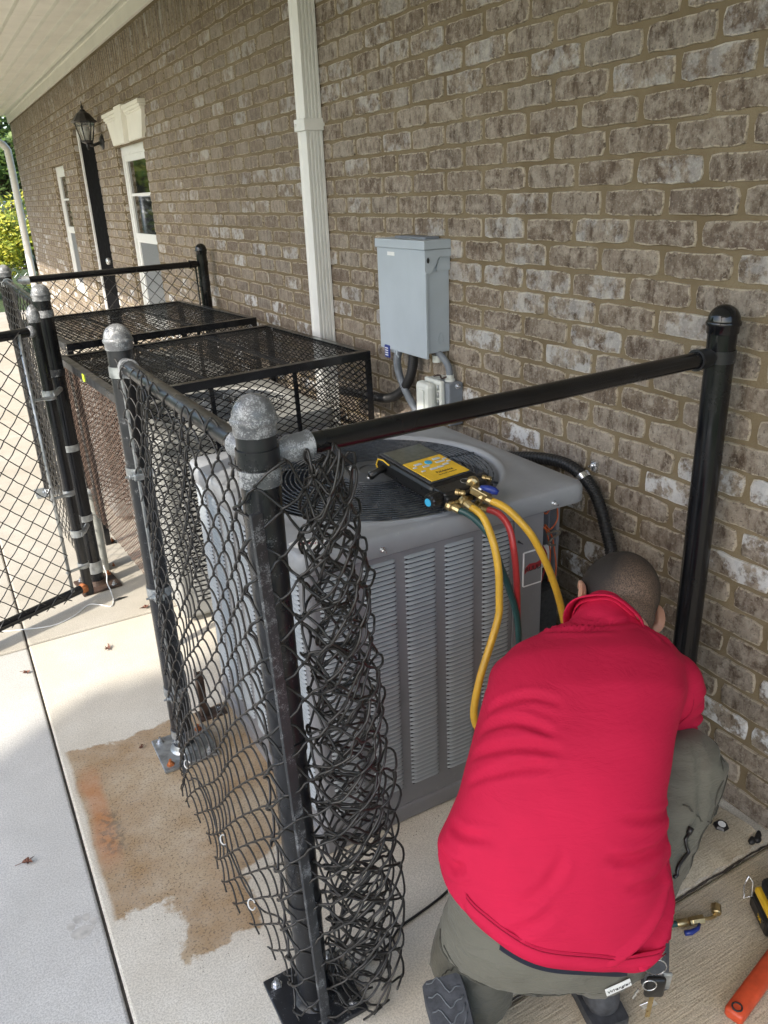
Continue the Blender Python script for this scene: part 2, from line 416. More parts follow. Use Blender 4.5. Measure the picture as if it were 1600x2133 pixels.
for i in range(n):
    x = -.92 + .90 * i / (n - 1); c = .8665 + .0030 * noise.noise(V(x * 14, 0, 0)) + .0025 * noise.noise(V(x * 60, 3, 0)); w_ = .0022 + .0022 * abs(noise.noise(V(x * 25, 7, 0)))
    vs += [(x, c - w_, .0006), (x, c + w_, .0010)]
g.add(vs, [(2 * i, 2 * i + 2, 2 * i + 3, 2 * i + 1) for i in range(n - 1)]); struct(g.build('crack', M_JOINT))
# damp rounded lip of the slab beside the wall
pr = [(-.02, -.001), (-.006, .012), (.02, .02), (.06, .018), (.12, .010), (.20, .001)]
vs = []; fs = []; N = 26
for i in range(N):
    x = -.46 + .42 * i / (N - 1); k = min(1, i / 6)
    for a, b in pr: vs.append((x, .897 + a + .004 * math.sin(i * 1.7), max(-.0005, b * k + .0015 * math.sin(i * 2.3 + a * 40) * (b > .005))))
for i in range(N - 1):
    for j in range(len(pr) - 1): a = i * len(pr) + j; fs.append((a, a + len(pr), a + len(pr) + 1, a + 1))
struct(build('slab_lip', vs, fs, M_SLAB_W, smooth=True))

# ================================================================== BUILDING
bld = thing('brick_building', 'long tumbled brick wall with white porch ceiling, door and windows', 'building', (0.1, 7, 0))
CH = .067705; ML = .2031; Y0 = 3.1143 % ML
OPEN = [(6.08, 6.975, .54, 1.895), (7.77, 8.785, 0., 2.16), (9.54, 10.34, .54, 1.89)]
YA, YB, ZT = -1.6, 13.42, 2.39
ys = sorted({YA, YB, *[o[0] for o in OPEN], *[o[1] for o in OPEN]}); zs = sorted({-.1, 2.6, *[o[2] for o in OPEN], *[o[3] for o in OPEN]})
# mortar bed: 2.5 mm behind the brick faces, in cells round the openings
g = MB()
for i in range(len(ys) - 1):
    for j in range(len(zs) - 1):
        cy, cz = (ys[i] + ys[i + 1]) / 2, (zs[j] + zs[j + 1]) / 2
        if any(o[0] < cy < o[1] and o[2] < cz < o[3] for o in OPEN): continue
        g.add([(.0022, ys[i], zs[j]), (.0022, ys[i + 1], zs[j]), (.0022, ys[i + 1], zs[j + 1]), (.0022, ys[i], zs[j + 1])], [(0, 3, 2, 1)])
for o in OPEN:   # reveals
    g.box(.0025, .16, o[1], o[1] + .02, o[2], o[3]); g.box(.0025, .16, o[0] - .02, o[0], o[2], o[3])
    g.box(.0045, .16, o[0] - .02, o[1] + .02, o[3], o[3] + .02)
    if o[2] > .1: g.box(-.0, .16, o[0] - .02, o[1] + .02, o[2] - .02, o[2])
g.box(.17, .2, YA, YB, -.1, 2.6); g.box(.0045, .2, YB, YB + .02, -.1, 2.6); g.box(.0045, .2, YA - .02, YA, -.1, 2.6)
wall = g.build('wall', M_MORTAR, bld)

def brick_shape(L, H, rng, dense):
    # face in (y,z) centred on 0, outer face at x=0, back at x=.02 ; rows: back, side, rim, inner
    nl, nh = (7, 3) if dense else (4, 2)
    ring = []
    hl, hh = L / 2, H / 2
    for i in range(nl): ring.append((-hl + 2 * hl * i / nl, -hh))
    for i in range(nh): ring.append((hl, -hh + 2 * hh * i / nh))
    for i in range(nl): ring.append((hl - 2 * hl * i / nl, hh))
    for i in range(nh): ring.append((-hl, hh - 2 * hh * i / nh))
    out = []
    for k, (y, z) in enumerate(ring):
        j = .0022
        corner = abs(abs(y) - hl) < 1e-5 and abs(abs(z) - hh) < 1e-5
        y2 = y + rng.uniform(-j, j) - (math.copysign(.004, y) if corner else 0); z2 = z + rng.uniform(-j, j) - (math.copysign(.003, z) if corner else 0)
        out.append((y2, z2))
    vs = []; ed = []
    for (y, z) in out: vs.append((.012, y, z)); ed.append(1.)
    for (y, z) in out: vs.append((.0015 + rng.uniform(-.0006, .001), y - math.copysign(.0008, y), z - math.copysign(.0008, z))); ed.append(1.)
    for (y, z) in out: vs.append((-.0022 + rng.uniform(-.0008, .0008), y * (1 - .0018 / hl) - math.copysign(.0006, y), z * (1 - .0018 / hh))); ed.append(.9)
    for (y, z) in out: vs.append((-.0036 + rng.uniform(-.0008, .0008), y * (1 - .009 / hl), z * (1 - .009 / hh))); ed.append(0.)
    n = len(out); fs = []
    for q in range(3):
        for k in range(n): a = q * n + k; b = q * n + (k + 1) % n; fs.append((a, a + n, b + n, b))
    fs.append(tuple(3 * n + k for k in reversed(range(n))))
    return vs, fs, ed

def add_edge(me, ed):
    at = me.attributes.new('edge', 'FLOAT', 'POINT'); at.data.foreach_set('value', ed)

rng = random.Random(3)
spots = []
nrow = int(ZT / CH)
for r in range(nrow):
    off = Y0 + (ML / 2 if r % 2 else 0)
    z0 = r * CH; z1 = z0 + CH
    n0 = int((YA - off) // ML); n1 = int((YB - off) // ML) + 1
    for n in range(n0, n1 + 1):
        a = off + n * ML; b = a + ML; a2 = max(a, YA); b2 = min(b, YB)
        segs = [(a2, b2)]
        for o in OPEN:
            if z0 < o[3] - .02 and z1 > o[2] + .02:
                ns = []
                for (p, q) in segs:
                    if q <= o[0] or p >= o[1]: ns.append((p, q))
                    else:
                        if p < o[0]: ns.append((p, o[0] + .010))
                        if q > o[1]: ns.append((o[1] - .010, q))
                segs = ns
        for (p, q) in segs:
            if q - p > .03: spots.append((p, q, z0, z1))
def screen(p):
    d = Vector(p) - CAM; x = d.dot(Vector(R[0])); y = d.dot(Vector(R[1])); zz = -d.dot(Vector(R[2]))
    return (800 + 1655 * x / zz, 1066.5 - 1655 * y / zz, zz) if zz > .05 else (-9999, -9999, zz)
SHOW = []
far = []
for s_ in spots:
    u, v, d = screen((0, (s_[0] + s_[1]) / 2, (s_[2] + s_[3]) / 2))
    vis = -60 < u < 1680 and -60 < v < 2200
    (SHOW if vis and s_[1] - s_[0] > .19 else far).append((d, s_))
SHOW.sort(key=lambda q: q[0]); far += SHOW[300:]; SHOW = SHOW[:300]
protos = []
for k in range(24):
    vs, fs, ed = brick_shape(ML - .0135, CH - .0085, rng, True)
    me = bpy.data.meshes.new('brick'); me.from_pydata(vs, [], fs); me.materials.append(M_BRICK); add_edge(me, ed); me.polygons.foreach_set('use_smooth', [True] * len(me.polygons)); me.set_sharp_from_angle(angle=.9); protos.append(me)
wl = wloc(wall)
for d, (a, b, z0, z1) in SHOW:
    o = bpy.data.objects.new('brick', protos[rng.randrange(24)]); COL.objects.link(o); o.parent = wall
    o.location = V(rng.uniform(-.0012, .0012), (a + b) / 2 + rng.uniform(-.0015, .0015), (z0 + z1) / 2 + rng.uniform(-.0012, .0012)) - wl
    o.rotation_euler = (rng.uniform(-.009, .009) + (PI if rng.random() < .5 else 0), 0, 0)
V_, F_, E_ = [], [], []
def far_brick(a, b, z0, z1, rot=False, T=None):
    vs, fs, ed = brick_shape((b - a) - .0170, (z1 - z0) - .0100, rng, False)
    n = len(V_); cy, cz = (a + b) / 2, (z0 + z1) / 2; dx = rng.uniform(-.0012, .0012)
    for x, y, z in vs:
        p = V(x + dx, y + cy, z + cz); V_.append(tuple(T @ p if T else p))
    F_.extend([tuple(i + n for i in f) for f in fs]); E_.extend(ed)
for d, (a, b, z0, z1) in far: far_brick(a, b, z0, z1)
y = YA                                     # soldier course under the frieze
while y < YB - .07:
    vs, fs, ed = brick_shape(.0535, .1915, rng, False); n = len(V_); dx = rng.uniform(-.001, .001)
    for p in vs: V_.append((p[0] + dx, p[1] + y + .034, p[2] + 2.371 + .101))
    F_.extend([tuple(i + n for i in f) for f in fs]); E_.extend(ed); y += .0677
for o in OPEN:                             # brick returns in the reveals
    r = 0
    while (r + 1) * CH < o[3] + .01:
        if r * CH >= o[2] - .02:
            for side in (0, 1):
                T = Matrix.Translation((0, o[1] - .0045 if side else o[0] + .0045, 0)) @ Matrix.Rotation(PI / 2 * (1 if side else -1), 4, 'Z')
                # brick local: x outward normal(-x) -> face into opening
                a, b = (-.112, -.002) if side == 0 else (.002, .112)
                T = Matrix(((0, 1 if side else -1, 0, 0), (1 if side else -1, 0, 0, o[1] - .0035 if side else o[0] + .0035), (0, 0, 1, 0), (0, 0, 0, 1)))
                far_brick(a, b, r * CH, (r + 1) * CH, T=T)
        r += 1
ob = build('bricks', V_, F_, M_BRICKS, wall, smooth=True, stuff=True)
ob.data.attributes.new('edge', 'FLOAT', 'POINT').data.foreach_set('value', E_); ob.data.set_sharp_from_angle(angle=.9)
ob.name = 'brick_courses'

# frieze, porch ceiling boards
g = MB(); g.rbox(-.022, .004, YA, YB + .03, 2.59, 2.72, .003); g.rbox(-.034, -.02, YA, YB + .03, 2.675, 2.705, .003); g.build('frieze_board', M_CREAM, bld)
BW = .1165
for rr, (ya, yb) in enumerate([(YA, 2.995), (3.0, 6.65), (6.655, 10.4), (10.405, 13.75)]):
    for k in range(19):
        x1 = -.036 - k * BW; x0 = x1 - BW
        g = MB()
        # each board carries a V groove and a centre bead
        pts = [(0, .010), (.002, .000), (.005, -.006), (.0085, .000), (.010, .009), (.0135, .009), (.0150, .000), (.0190, -.006), (.0225, .000), (.0245, .004), (BW - .0015, .004), (BW - .001, .012), (BW - .001, .020), (0, .020)]
        poly = [(x1 - a, 2.706 + b) for a, b in pts]
        dz = rng.uniform(-.0008, .0008)
        n = len(poly); vs = [(x, ya + .002, z + dz) for x, z in poly] + [(x, yb - .002, z + dz + .0) for x, z in poly]
        g.add(vs, [(i, (i + 1) % n, n + (i + 1) % n, n + i) for i in range(n)] + [tuple(range(n)), tuple(reversed(range(n, 2 * n)))])
        g.build('ceiling_board', M_CREAM, bld)
g = MB(); g.box(-2.27, .2, YA, 13.8, 2.74, 2.86); g.box(-2.30, -2.25, YA, 13.8, 2.64, 2.95); g.build('roof', M_WHITE, bld)

# windows / door
t = NT('window_glass'); M_GLASS = t.out((.02, .022, .02), .03, 0., **{'IOR': 2.4, 'Specular IOR Level': 1.0})
M_SCREENW = simple('insect_screen', (.16, .17, .18), .5, 0, .1, 60)
M_VINYLW = simple('window_vinyl', (.80, .81, .80), .35, 0, .03, 10)
for k, o in ((0, OPEN[0]), (2, OPEN[2])):
    y0, y1, z0, z1 = o; mid = 1.22
    w = MB(); fx0, fx1 = .040, .085
    w.box(fx0, fx1, y1 - .05, y1, z0, z1); w.box(fx0, fx1, y0, y0 + .05, z0, z1); w.box(fx0, fx1, y0 + .05, y1 - .05, z1 - .06, z1); w.box(fx0, fx1, y0 + .05, y1 - .05, z0, z0 + .06)
    win = w.build('window', M_VINYLW, bld)
    s_ = MB()
    for (a, b, xx) in ((mid, z1 - .06, .046), (z0 + .06, mid + .02, .056)):
        s_.rbox(xx, xx + .02, y0 + .052, y0 + .095, a, b, .002); s_.rbox(xx, xx + .02, y1 - .095, y1 - .052, a, b, .002)
        s_.rbox(xx - .001, xx + .021, y0 + .053, y1 - .053, a, a + .045, .002); s_.rbox(xx - .001, xx + .021, y0 + .053, y1 - .053, b - .045, b, .002)
    s_.box(.052, .060, y0 + .09, y1 - .09, 1.54, 1.56)
    s_.build('sash', M_VINYLW, win)
    p = MB(); p.box(.0605, .064, y0 + .09, y1 - .09, mid + .04, z1 - .1); p.build('pane', M_GLASS, win)
    p = MB(); p.box(.068, .072, y0 + .09, y1 - .09, z0 + .1, mid); p.build('pane', M_SCREENW, win)
y0, y1, z0, z1 = OPEN[1]
w = MB(); w.box(.05, .12, y1 - .07, y1, z0, z1); w.box(.05, .12, y0, y0 + .07, z0, z1); w.box(.05, .12, y0 + .07, y1 - .07, z1 - .07, z1)
dr = w.build('door', M_VINYLW, bld)
p = MB(); p.rbox(.062, .10, y0 + .072, y1 - .072, .01, z1 - .09, .004); p.build('door_leaf', simple('black_door', (.004, .004, .005), .9, 0, .2, 10, **{'Specular IOR Level': .08}), dr)
p = MB(); p.lathe([(.0, 0), (.026, .004), (.026, .012), (.012, .02), (.012, .045), (.03, .05), (.03, .08), (.02, .09), (0, .09)], Matrix.Translation((.062, y0 + .16, 1.0)) @ Matrix.Rotation(-PI / 2, 4, 'Y'), 14); p.build('handle', M_SILVER, dr, True)
p = MB(); p.rbox(.052, .062, y0 + .20, y0 + .26, 1.62, 1.74, .002); p.build('door_plate', M_PAPER, dr)
# flared header over the first window
h = MB()
h.prism([(5.985, 1.905), (6.90, 1.905), (7.02, 2.07), (5.90, 2.07)], .0, .03, Matrix(((0, 0, -1, .003), (1, 0, 0, 0), (0, 1, 0, 0), (0, 0, 0, 1))))
hd = h.build('window_header', M_CREAM, bld)
h = MB()
for a, b, dpt in ((2.07, 2.085, .036), (2.085, 2.105, .044), (2.105, 2.13, .054)):
    e = (dpt - .03)
    h.rbox(-dpt, .003, 5.895 - e, 7.025 + e, a, b, .003)
h.build('header_crown', M_CREAM, hd)
h = MB(); h.prism([(6.37, 1.895), (6.53, 1.895), (6.56, 2.14), (6.34, 2.14)], .025, .062, Matrix(((0, 0, -1, 0), (1, 0, 0, 0), (0, 1, 0, 0), (0, 0, 0, 1)))); h.build('keystone', M_CREAM, hd)

# downspouts
def spout(y0, y1, z0, z1, xo, label, elbow=False, strap=1.76):
    th = thing('downspout', label, 'downspout', (xo / 2, (y0 + y1) / 2, z0))
    n = 4; w = y1 - y0; poly = [(-.006, y0), (-.006, y1), (xo, y1)]
    poly += [(xo, y1 - .016), (xo + .004, y1 - .020), (xo + .004, y0 + .020), (xo, y0 + .016)]
    poly += [(xo, y0)]
    for q in (.2, .4, .6, .8): poly += [(xo * (1 - q) - .006 * q, y0), (xo * (1 - q) - .006 * q, y0 + .004)] if False else []
    # grooves on the narrow side
    side = []
    for q in (.18, .39, .60, .81):
        x = xo + (-.006 - xo) * q; side += [(x - .0045, y0), (x - .003, y0 + .006), (x + .003, y0 + .006), (x + .0045, y0)]
    poly += side
    m_ = MB(); k = len(poly)
    vs = [(x, y, z0) for x, y in poly] + [(x, y, z1) for x, y in poly]
    m_.add(vs, [(i, (i + 1) % k, k + (i + 1) % k, k + i) for i in range(k)])
    m_.build('pipe', M_WHITE, th)
    m_ = MB(); m_.rbox(xo - .010, .003, y0 - .008, y1 + .008, strap - .022, strap + .022, .002); m_.lathe([(0, 0), (.006, 0), (.006, .004), (0, .004)], Matrix.Translation((xo - .010, y1 - .012, strap)) @ Matrix.Rotation(-PI / 2, 4, 'Y'), 8)
    m_.build('strap', M_WHITE, th)
    return th
spout(3.182, 3.266, .02, 2.58, -.078, 'tall ribbed white downspout on the brick wall left of the grey electrical box')
th = thing('downspout', 'far white downspout bending over the roof corner where the brick wall ends', 'downspout', (-.1, 13.5, 0))
g = MB(); g.tube(sm([(-.08, 13.52, .02), (-.08, 13.52, 1.2), (-.08, 13.52, 2.1), (-.10, 13.52, 2.28), (-.22, 13.52, 2.36), (-.6, 13.52, 2.40)], 6), .05, 10); g.build('pipe', M_WHITE, th, True)

# wall lantern
LX, LY = -.125, 7.38
la = thing('wall_lantern', 'black outdoor lantern with glass panes fixed to the brick wall before the door', 'lantern', (LX, LY, 1.96))
g = MB(); g.lathe([(0, 0), (.055, 0), (.06, .008), (.04, .02), (.02, .03), (0, .03)], Matrix.Translation((-.0, LY, 1.965)) @ Matrix.Rotation(-PI / 2, 4, 'Y'), 16)
g.tube(sm([(-.02, LY, 1.965), (-.05, LY, 1.95), (-.09, LY, 1.94), (LX, LY, 1.955)]), .012, 8); g.build('bracket', M_BLACKP, la, True)
g = MB(); n = 6
g.lathe([(0, 1.905), (.008, 1.91), (.014, 1.93), (.012, 1.95), (.045, 1.965), (.05, 1.975), (0, 1.975)], Matrix.Translation((LX, LY, 0)), 12)
for j in range(n):
    q = 2 * PI * j / n
    g.tube([(LX + .045 * math.cos(q), LY + .045 * math.sin(q), 1.97), (LX + .078 * math.cos(q), LY + .078 * math.sin(q), 2.11)], .005, 5)
g.lathe([(.09, 2.105), (.105, 2.112), (.085, 2.13), (.055, 2.17), (.025, 2.19), (.02, 2.20), (.008, 2.205), (.012, 2.22), (.004, 2.235), (.002, 2.262), (0, 2.262)], Matrix.Translation((LX, LY, 0)), 12)
g.build('cage', M_BLACKP, la)
g = MB(); g.lathe([(.0, 1.977), (.043, 1.977), (.074, 2.104), (0, 2.104)], Matrix.Translation((LX, LY, 0)), 6); g.build('glass', M_GLASS_LAMP, la)
g = MB(); g.lathe([(.012, 1.98), (.014, 2.0), (.024, 2.03), (.028, 2.055), (.022, 2.08), (.0005, 2.09)], Matrix.Translation((LX, LY, 0)), 14); g.build('bulb', M_BULB, la, True)

# ================================================================== FENCE
FX = -1.148
fence = thing('chain_link_fence', 'black chain link fence enclosure of posts and rails round the condensers', 'fence', (FX, 1.075, 0))
def post(x, y, top, r=.0302, capm=M_CAP, plate=True, platem=M_GALV, mat_=M_BLACKW, ang=0., bands=(), lab=None, par=None):
    par = par or fence
    m_ = MB(); m_.tube([(x, y, .012), (x, y, top * .5), (x, y, top - .045)], r, 24)
    for zb in bands:
        pass
    p = m_.build('post', mat_, par, True, angle=40)
    if lab: p['label'] = lab
    c = MB(); q = r * 1.055
    prof = [(q, top - .060), (q * 1.03, top - .058), (q * 1.03, top - .045), (q * 1.12, top - .042), (q * 1.13, top - .037), (q * 1.05, top - .033)]
    for k in range(7):
        a = k / 6 * PI / 2; prof.append((q * 1.03 * math.cos(a) + .0001, top - .033 + .033 * math.sin(a)))
    c.lathe(prof, Matrix.Translation((x, y, 0)), 24); c.build('cap', capm, p, True, angle=50)
    for zb, bm in bands:
        b = MB(); b.lathe([(r + .0003, zb), (r + .0028, zb), (r + .0028, zb + .026), (r + .0003, zb + .026)], Matrix.Translation((x, y, 0)), 24, cap=False)
        b.build('band', bm, p, True, angle=40)
    if plate:
        M = Matrix.Translation((x, y, 0)) @ Matrix.Rotation(ang, 4, 'Z')
        b = MB(); b.rbox(-.08, .08, -.08, .08, .001, .011, .002, M); b.lathe([(r + .012, .011), (r + .006, .018), (r + .001, .03)], Matrix.Translation((x, y, 0)), 20, False)
        bp = b.build('base_plate', platem, p)
    return p
front = post(FX, 1.075, 1.245, capm=M_CAP, platem=M_BLACKW, mat_=M_BLACKW, bands=((1.139, M_BLACKW), (1.108, M_CAP), (.62, M_BLACKW), (.25, M_BLACKW)), lab='scuffed front corner post with worn silver cap')
mid = post(-1.15, 1.985, 1.240, capm=M_CAP, platem=M_GALV, bands=((1.115, M_GALV), (.86, M_GALV), (.52, M_GALV), (.20, M_GALV), (.055, M_GALV)), lab='middle post with rust speckled silver cap')
rear = post(-1.16, 3.257, 1.240, platem=M_RUSTY, mat_=M_BLACK, bands=((1.12, M_CAP), (.90, M_BLACKW), (.60, M_GALV), (.30, M_GALV), (.09, M_GALV), (.065, M_GALV)), ang=.1)
wallp = post(-.075, 1.137, 1.258, capm=M_BLACK, platem=M_BLACK, mat_=M_BLACK, bands=((1.137, M_BLACKW),), lab='glossy clean black post beside the brick wall')
farw = post(-.075, 4.79, 1.262, capm=M_BLACK, mat_=M_BLACK, bands=((1.14, M_BLACK), (1.02, M_BLACK)), ang=0)
farl = post(-1.16, 4.62, 1.235, platem=M_GALV, mat_=M_BLACK, bands=((1.13, M_GALV),))
def bolt(x, y, z, par, m_=M_SILVER, r=.008, ax=None):
    b = MB(); M = Matrix.Translation((x, y, z)) if ax is None else along((x, y, z), Vector((x, y, z)) + Vector(ax))
    b.lathe([(r * 1.5, 0), (r * 1.5, .002), (r, .002), (r, .008), (r * .8, .009), (0, .009)], M, 6); b.lathe([(r * .5, .009), (r * .5, .018), (0, .018)], M, 6); return b.build('bolt', m_, par)
for p, x, y, mm in ((front, FX, 1.075, M_GALV), (mid, -1.15, 1.985, M_RUST), (rear, -1.16, 3.257, M_RUST)):
    for sx in (-1, 1):
        for sy in (-1, 1): bolt(x + sx * .058, y + sy * .058, .011, p, mm if sx * sy > 0 else M_SILVER)
def rail(p, q, m_, label=None, cups=(M_CAP, M_CAP), r=.0176):
    p = Vector(p); q = Vector(q); d = (q - p).normalized()
    b = MB(); b.tube([p + d * .02, p.lerp(q, .33), p.lerp(q, .66), q - d * .02], r, 16); o = b.build('rail', m_, fence, True, angle=40)
    if label: o['label'] = label
    for e, s_, cm in ((p, 1, cups[0]), (q, -1, cups[1])):
        if cm is None: continue
        c = MB(); L = along(e, e + d * s_)
        c.lathe([(.004, -.006), (.012, -.006), (.016, .004), (r + .003, .012), (r + .004, .044), (r + .0055, .046), (r + .0055, .05), (r + .0008, .05)], L, 20, False)
        c.build('rail_end', cm, o, True, angle=50)
    return o
rail((FX + .036, 1.077, 1.152), (-.108, 1.133, 1.152), M_BLACK, 'glossy black top rail running to the post at the wall', (M_CAP, M_BLACKW))
rail((FX, 1.108, 1.150), (-1.15, 1.95, 1.145), M_BLACKW, 'scuffed top rail between front and middle posts')
rail((-1.10, 4.63, 1.15), (-.108, 4.78, 1.15), M_BLACK, 'far top rail between the far posts', (M_GALV, M_BLACK))
rail((-1.16, 3.29, 1.15), (-1.16, 4.59, 1.15), M_BLACK, None, (None, M_GALV))

def chain(m_, ncol, nrow, f, a=.036, r=.0021, jit=0., seed=1, sides=5, vary=0., smo=0):
    rg = random.Random(seed)
    for i in range(ncol):
        pts = []
        ph = rg.uniform(-1, 1) * vary
        for j in range(nrow):
            # bend j -> j+1
            right0 = (j + i) % 2; u0 = (i + right0) * a; u1 = (i + 1 - right0) * a; s_ = 1 if right0 else -1
            e = .0016 * s_; w = .0032 * (1 if right0 else -1)
            jj = rg.uniform(-jit, jit); kk = rg.uniform(-jit, jit)
            pts += [f(u0 + e, j * a, 0), f(u0 + (u1 - u0) * .16, (j + .16) * a, w * .8), f(u0 + (u1 - u0) * .5 + jj, (j + .5) * a + kk, w), f(u0 + (u1 - u0) * .84, (j + .84) * a, w * .7)]
        pts.append(f((i + ((nrow + i) % 2)) * a, nrow * a, 0))
        # end hooks
        e = pts[-1]; d = (pts[-1] - pts[-3]).normalized(); s2 = f((i + .5) * a, nrow * a + .012, 0)
        pts.append(s2 if (s2 - e).length < .05 else e + d * .01)
        m_.tube(sm(pts, smo) if smo else pts, r, sides)
# near side panel (faces the camera's left), flared at the foot
def fpanel(u, v, w):
    y = 1.095 + u * .985; z = 1.168 - v
    k = max(0., 1 - z / 1.0); k2 = min(1, (y - 1.07) / .25) * min(1, max(0, (1.97 - y) / .2))
    x = -1.166 + w * 1.3 - .055 * k ** 1.6 * max(0, k2) + .006 * math.sin(y * 21 + z * 7)
    return V(x, y + .010 * math.sin(z * 6 + y * 3) * k, z + .010 * math.sin(y * 16) + (.02 * k * math.sin(y * 9)))
g = MB(); chain(g, 24, 31, fpanel, jit=.0012, r=.0021, smo=2)
near_mesh = g.build('chain_link_mesh', M_WIRE, fence, True); near_mesh['label'] = 'sagging torn mesh panel between front and middle posts'
# tension wire low on the panel, pale ties
g = MB(); pts = [fpanel(u * .036, 1.168 - (.14 + .03 * math.sin(u)), .004) for u in range(0, 25)]; g.tube(sm(pts, 3), .0022, 5); g.build('tension_wire', M_WIRE, fence, True)
for yy, zz in ((1.42, .155), (1.25, .12), (1.70, .17)):
    g = MB(); c = V(-1.205, yy, zz); g.tube([c + V(.007 * math.cos(q), .009 * math.sin(q * 1.0), .007 * math.sin(q)) for q in np.linspace(0, 5.5, 12)], .0016, 5); g.build('wire_tie', M_WHITE, fence, True)
# flat tension bars
g = MB(); g.rbox(-.0100, .0100, -.0035, .0035, 0, 1.085, .001, frame((-1.152, 1.010, .0), (1, .3, 0), (-.3, 1, 0)) @ Matrix.Rotation(-.016, 4, 'X') @ Matrix.Rotation(-.022, 4, 'Y')); tb = g.build('tension_bar', painted_steel('dusty_black_bar', (.03, .032, .036), .06, (.22, .23, .24), .45), fence); tb['label'] = 'loose scuffed flat bar in front of the corner post'
g = MB(); g.rbox(-1.166, -1.160, 1.935, 1.950, .03, 1.12, .001); g.build('tension_bar', M_GALV, fence)
for zz in (.86, .52, .20, .055):
    g = MB(); g.rbox(-1.176, -1.150, 1.925, 1.962, zz + .004, zz + .022, .003); g.build('tension_band', M_GALV, fence)
    bolt(-1.176, 1.945, zz + .013, mid, M_GALV, .006, (-1, 0, 0))
# far side runs
def run_y(x, y0, y1, z1):
    def f(u, v, w): return V(x + w + .008 * math.sin(u * 9 + v * 4), y0 + u, z1 - v)
    return f
g = MB(); chain(g, int((4.6 - 3.3) / .036), 32, run_y(-1.19, 3.30, 4.6, 1.17), sides=4, jit=.001); g.build('chain_link_mesh', M_WIRE, fence, True)
def runx(u, v, w): return V(-1.11 + u, 4.63 + (u / 1.03) * .15 + w, 1.155 - v)
g = MB(); chain(g, 28, 31, runx, sides=4, jit=.001); g.build('chain_link_mesh', M_WIRE, fence, True)
g = MB(); g.box(-.128, -.122, 4.76, 4.775, .05, 1.14); g.build('tension_bar', M_BLACK, fence)

# ---- loose rolled chain link bundle by the corner post
rollp = []
rollp += [(-1.190, 1.085), (-1.188, 1.045), (-1.165, 1.022), (-1.135, 1.018)]
for k in range(66):
    q = -2.4 + k * .33; rad = .071 - .00072 * k
    rollp.append((-1.055 + rad * 1.0 * math.cos(q), 1.035 + rad * .72 * math.sin(q)))
rs = sm([(x, y, 0) for x, y in rollp], 4)
cum = [0.]
for i in range(1, len(rs)): cum.append(cum[-1] + (rs[i] - rs[i - 1]).length)
def onroll(s_):
    s_ = max(0, min(cum[-1] - 1e-5, s_)); i = int(np.searchsorted(cum, s_)) or 1
    k = (s_ - cum[i - 1]) / (cum[i] - cum[i - 1] + 1e-9); p = rs[i - 1].lerp(rs[i], k); d = (rs[i] - rs[i - 1]).normalized()
    return p, V(d.y, -d.x, 0)
RC = V(-1.06, 1.04, 0)
def froll(u, v, w):
    z = 1.145 - v
    p, nr = onroll(u)
    ins = min(1., u / .16)
    sc = .60 + .62 * min(1, max(0, (1.13 - z) / .62)) ** .75
    c = p - RC
    q = V(p.x, p.y, 0)
    if ins > .5: q = RC + c * sc
    else: q = p.lerp(RC + c * sc, ins * 2 * .999)
    nz = noise.noise_vector(V(u * 11, z * 6.5, 3.1)) * .016 * ins + noise.noise_vector(V(u * 31, z * 17, 8.1)) * .006 * ins
    q = q + nr * w * 1.6 + nz
    return V(q.x, q.y, max(.004, z + nz.z * 1.2 + .016 * math.sin(u * 33) * ins))
g = MB(); chain(g, int(cum[-1] / .036), 31, froll, jit=.006, r=.0023, sides=6, seed=5, smo=2)
roll = g.build('rolled_fence_mesh', M_WIRE, None, True)
tag(roll, 'tangled loose bundle of black chain link wire wrapped against the front corner post', 'wire mesh')

# ---- gate, swung open to the left
gate = thing('gate', 'open black chain link gate with rusty lower hinge at left', 'gate', (-1.215, 3.13, .05))
gd = V(-.905, -.425, 0).normalized(); G0 = V(-1.212, 3.135, 0)
GL = 1.15
g = MB(); g.tube([G0 + V(0, 0, .03), G0 + V(0, 0, .6), G0 + V(0, 0, 1.14)], .0195, 16)
up = g.build('gate_stile', M_BLACK, gate, True, angle=40)
c = MB(); c.lathe([(.022, 1.12), (.0225, 1.14), (.024, 1.143), (.022, 1.15), (.018, 1.165), (.010, 1.178), (0.0005, 1.184)], Matrix.Translation((G0.x, G0.y, 0)), 18); c.build('cap', M_CAP, up, True)
g = MB(); p2 = G0 + gd * GL; g.tube([p2 + V(0, 0, .03), p2 + V(0, 0, 1.14)], .0195, 16); g.build('gate_stile', M_BLACK, gate, True, angle=40)
for zz in (1.09, .062):
    g = MB(); g.tube([G0 + V(0, 0, zz) + gd * .015, G0 + V(0, 0, zz) + gd * (GL - .015)], .0176, 14); g.build('gate_rail', M_BLACK, gate, True, angle=40)
    g = MB(); g.tube([G0 + V(0, 0, zz) + gd * .012, G0 + V(0, 0, zz) + gd * .024, G0 + V(0, 0, zz) + gd * .034], [.0215, .0215, .018], 14); g.build('weld', M_CAP if zz > 1 else M_RUST, gate, True)
def fg(u, v, w):
    p = G0 + gd * (.075 + u); k = gd.cross(V(0, 0, 1)); return V(p.x, p.y, 1.10 - v) + k * (w - .018 + .006 * math.sin(u * 12 + v * 5))
g = MB(); chain(g, 29, 29, fg, sides=5, jit=.0015); g.build('chain_link_mesh', M_WIRE, gate, True)
kx = gd.cross(V(0, 0, 1))
g = MB(); g.tube([G0 + gd * .078 + V(0, 0, .075) - kx * .016, G0 + gd * .078 + V(0, 0, 1.09) - kx * .016], .0065, 6); g.build('tension_bar', M_GALV, gate, True)
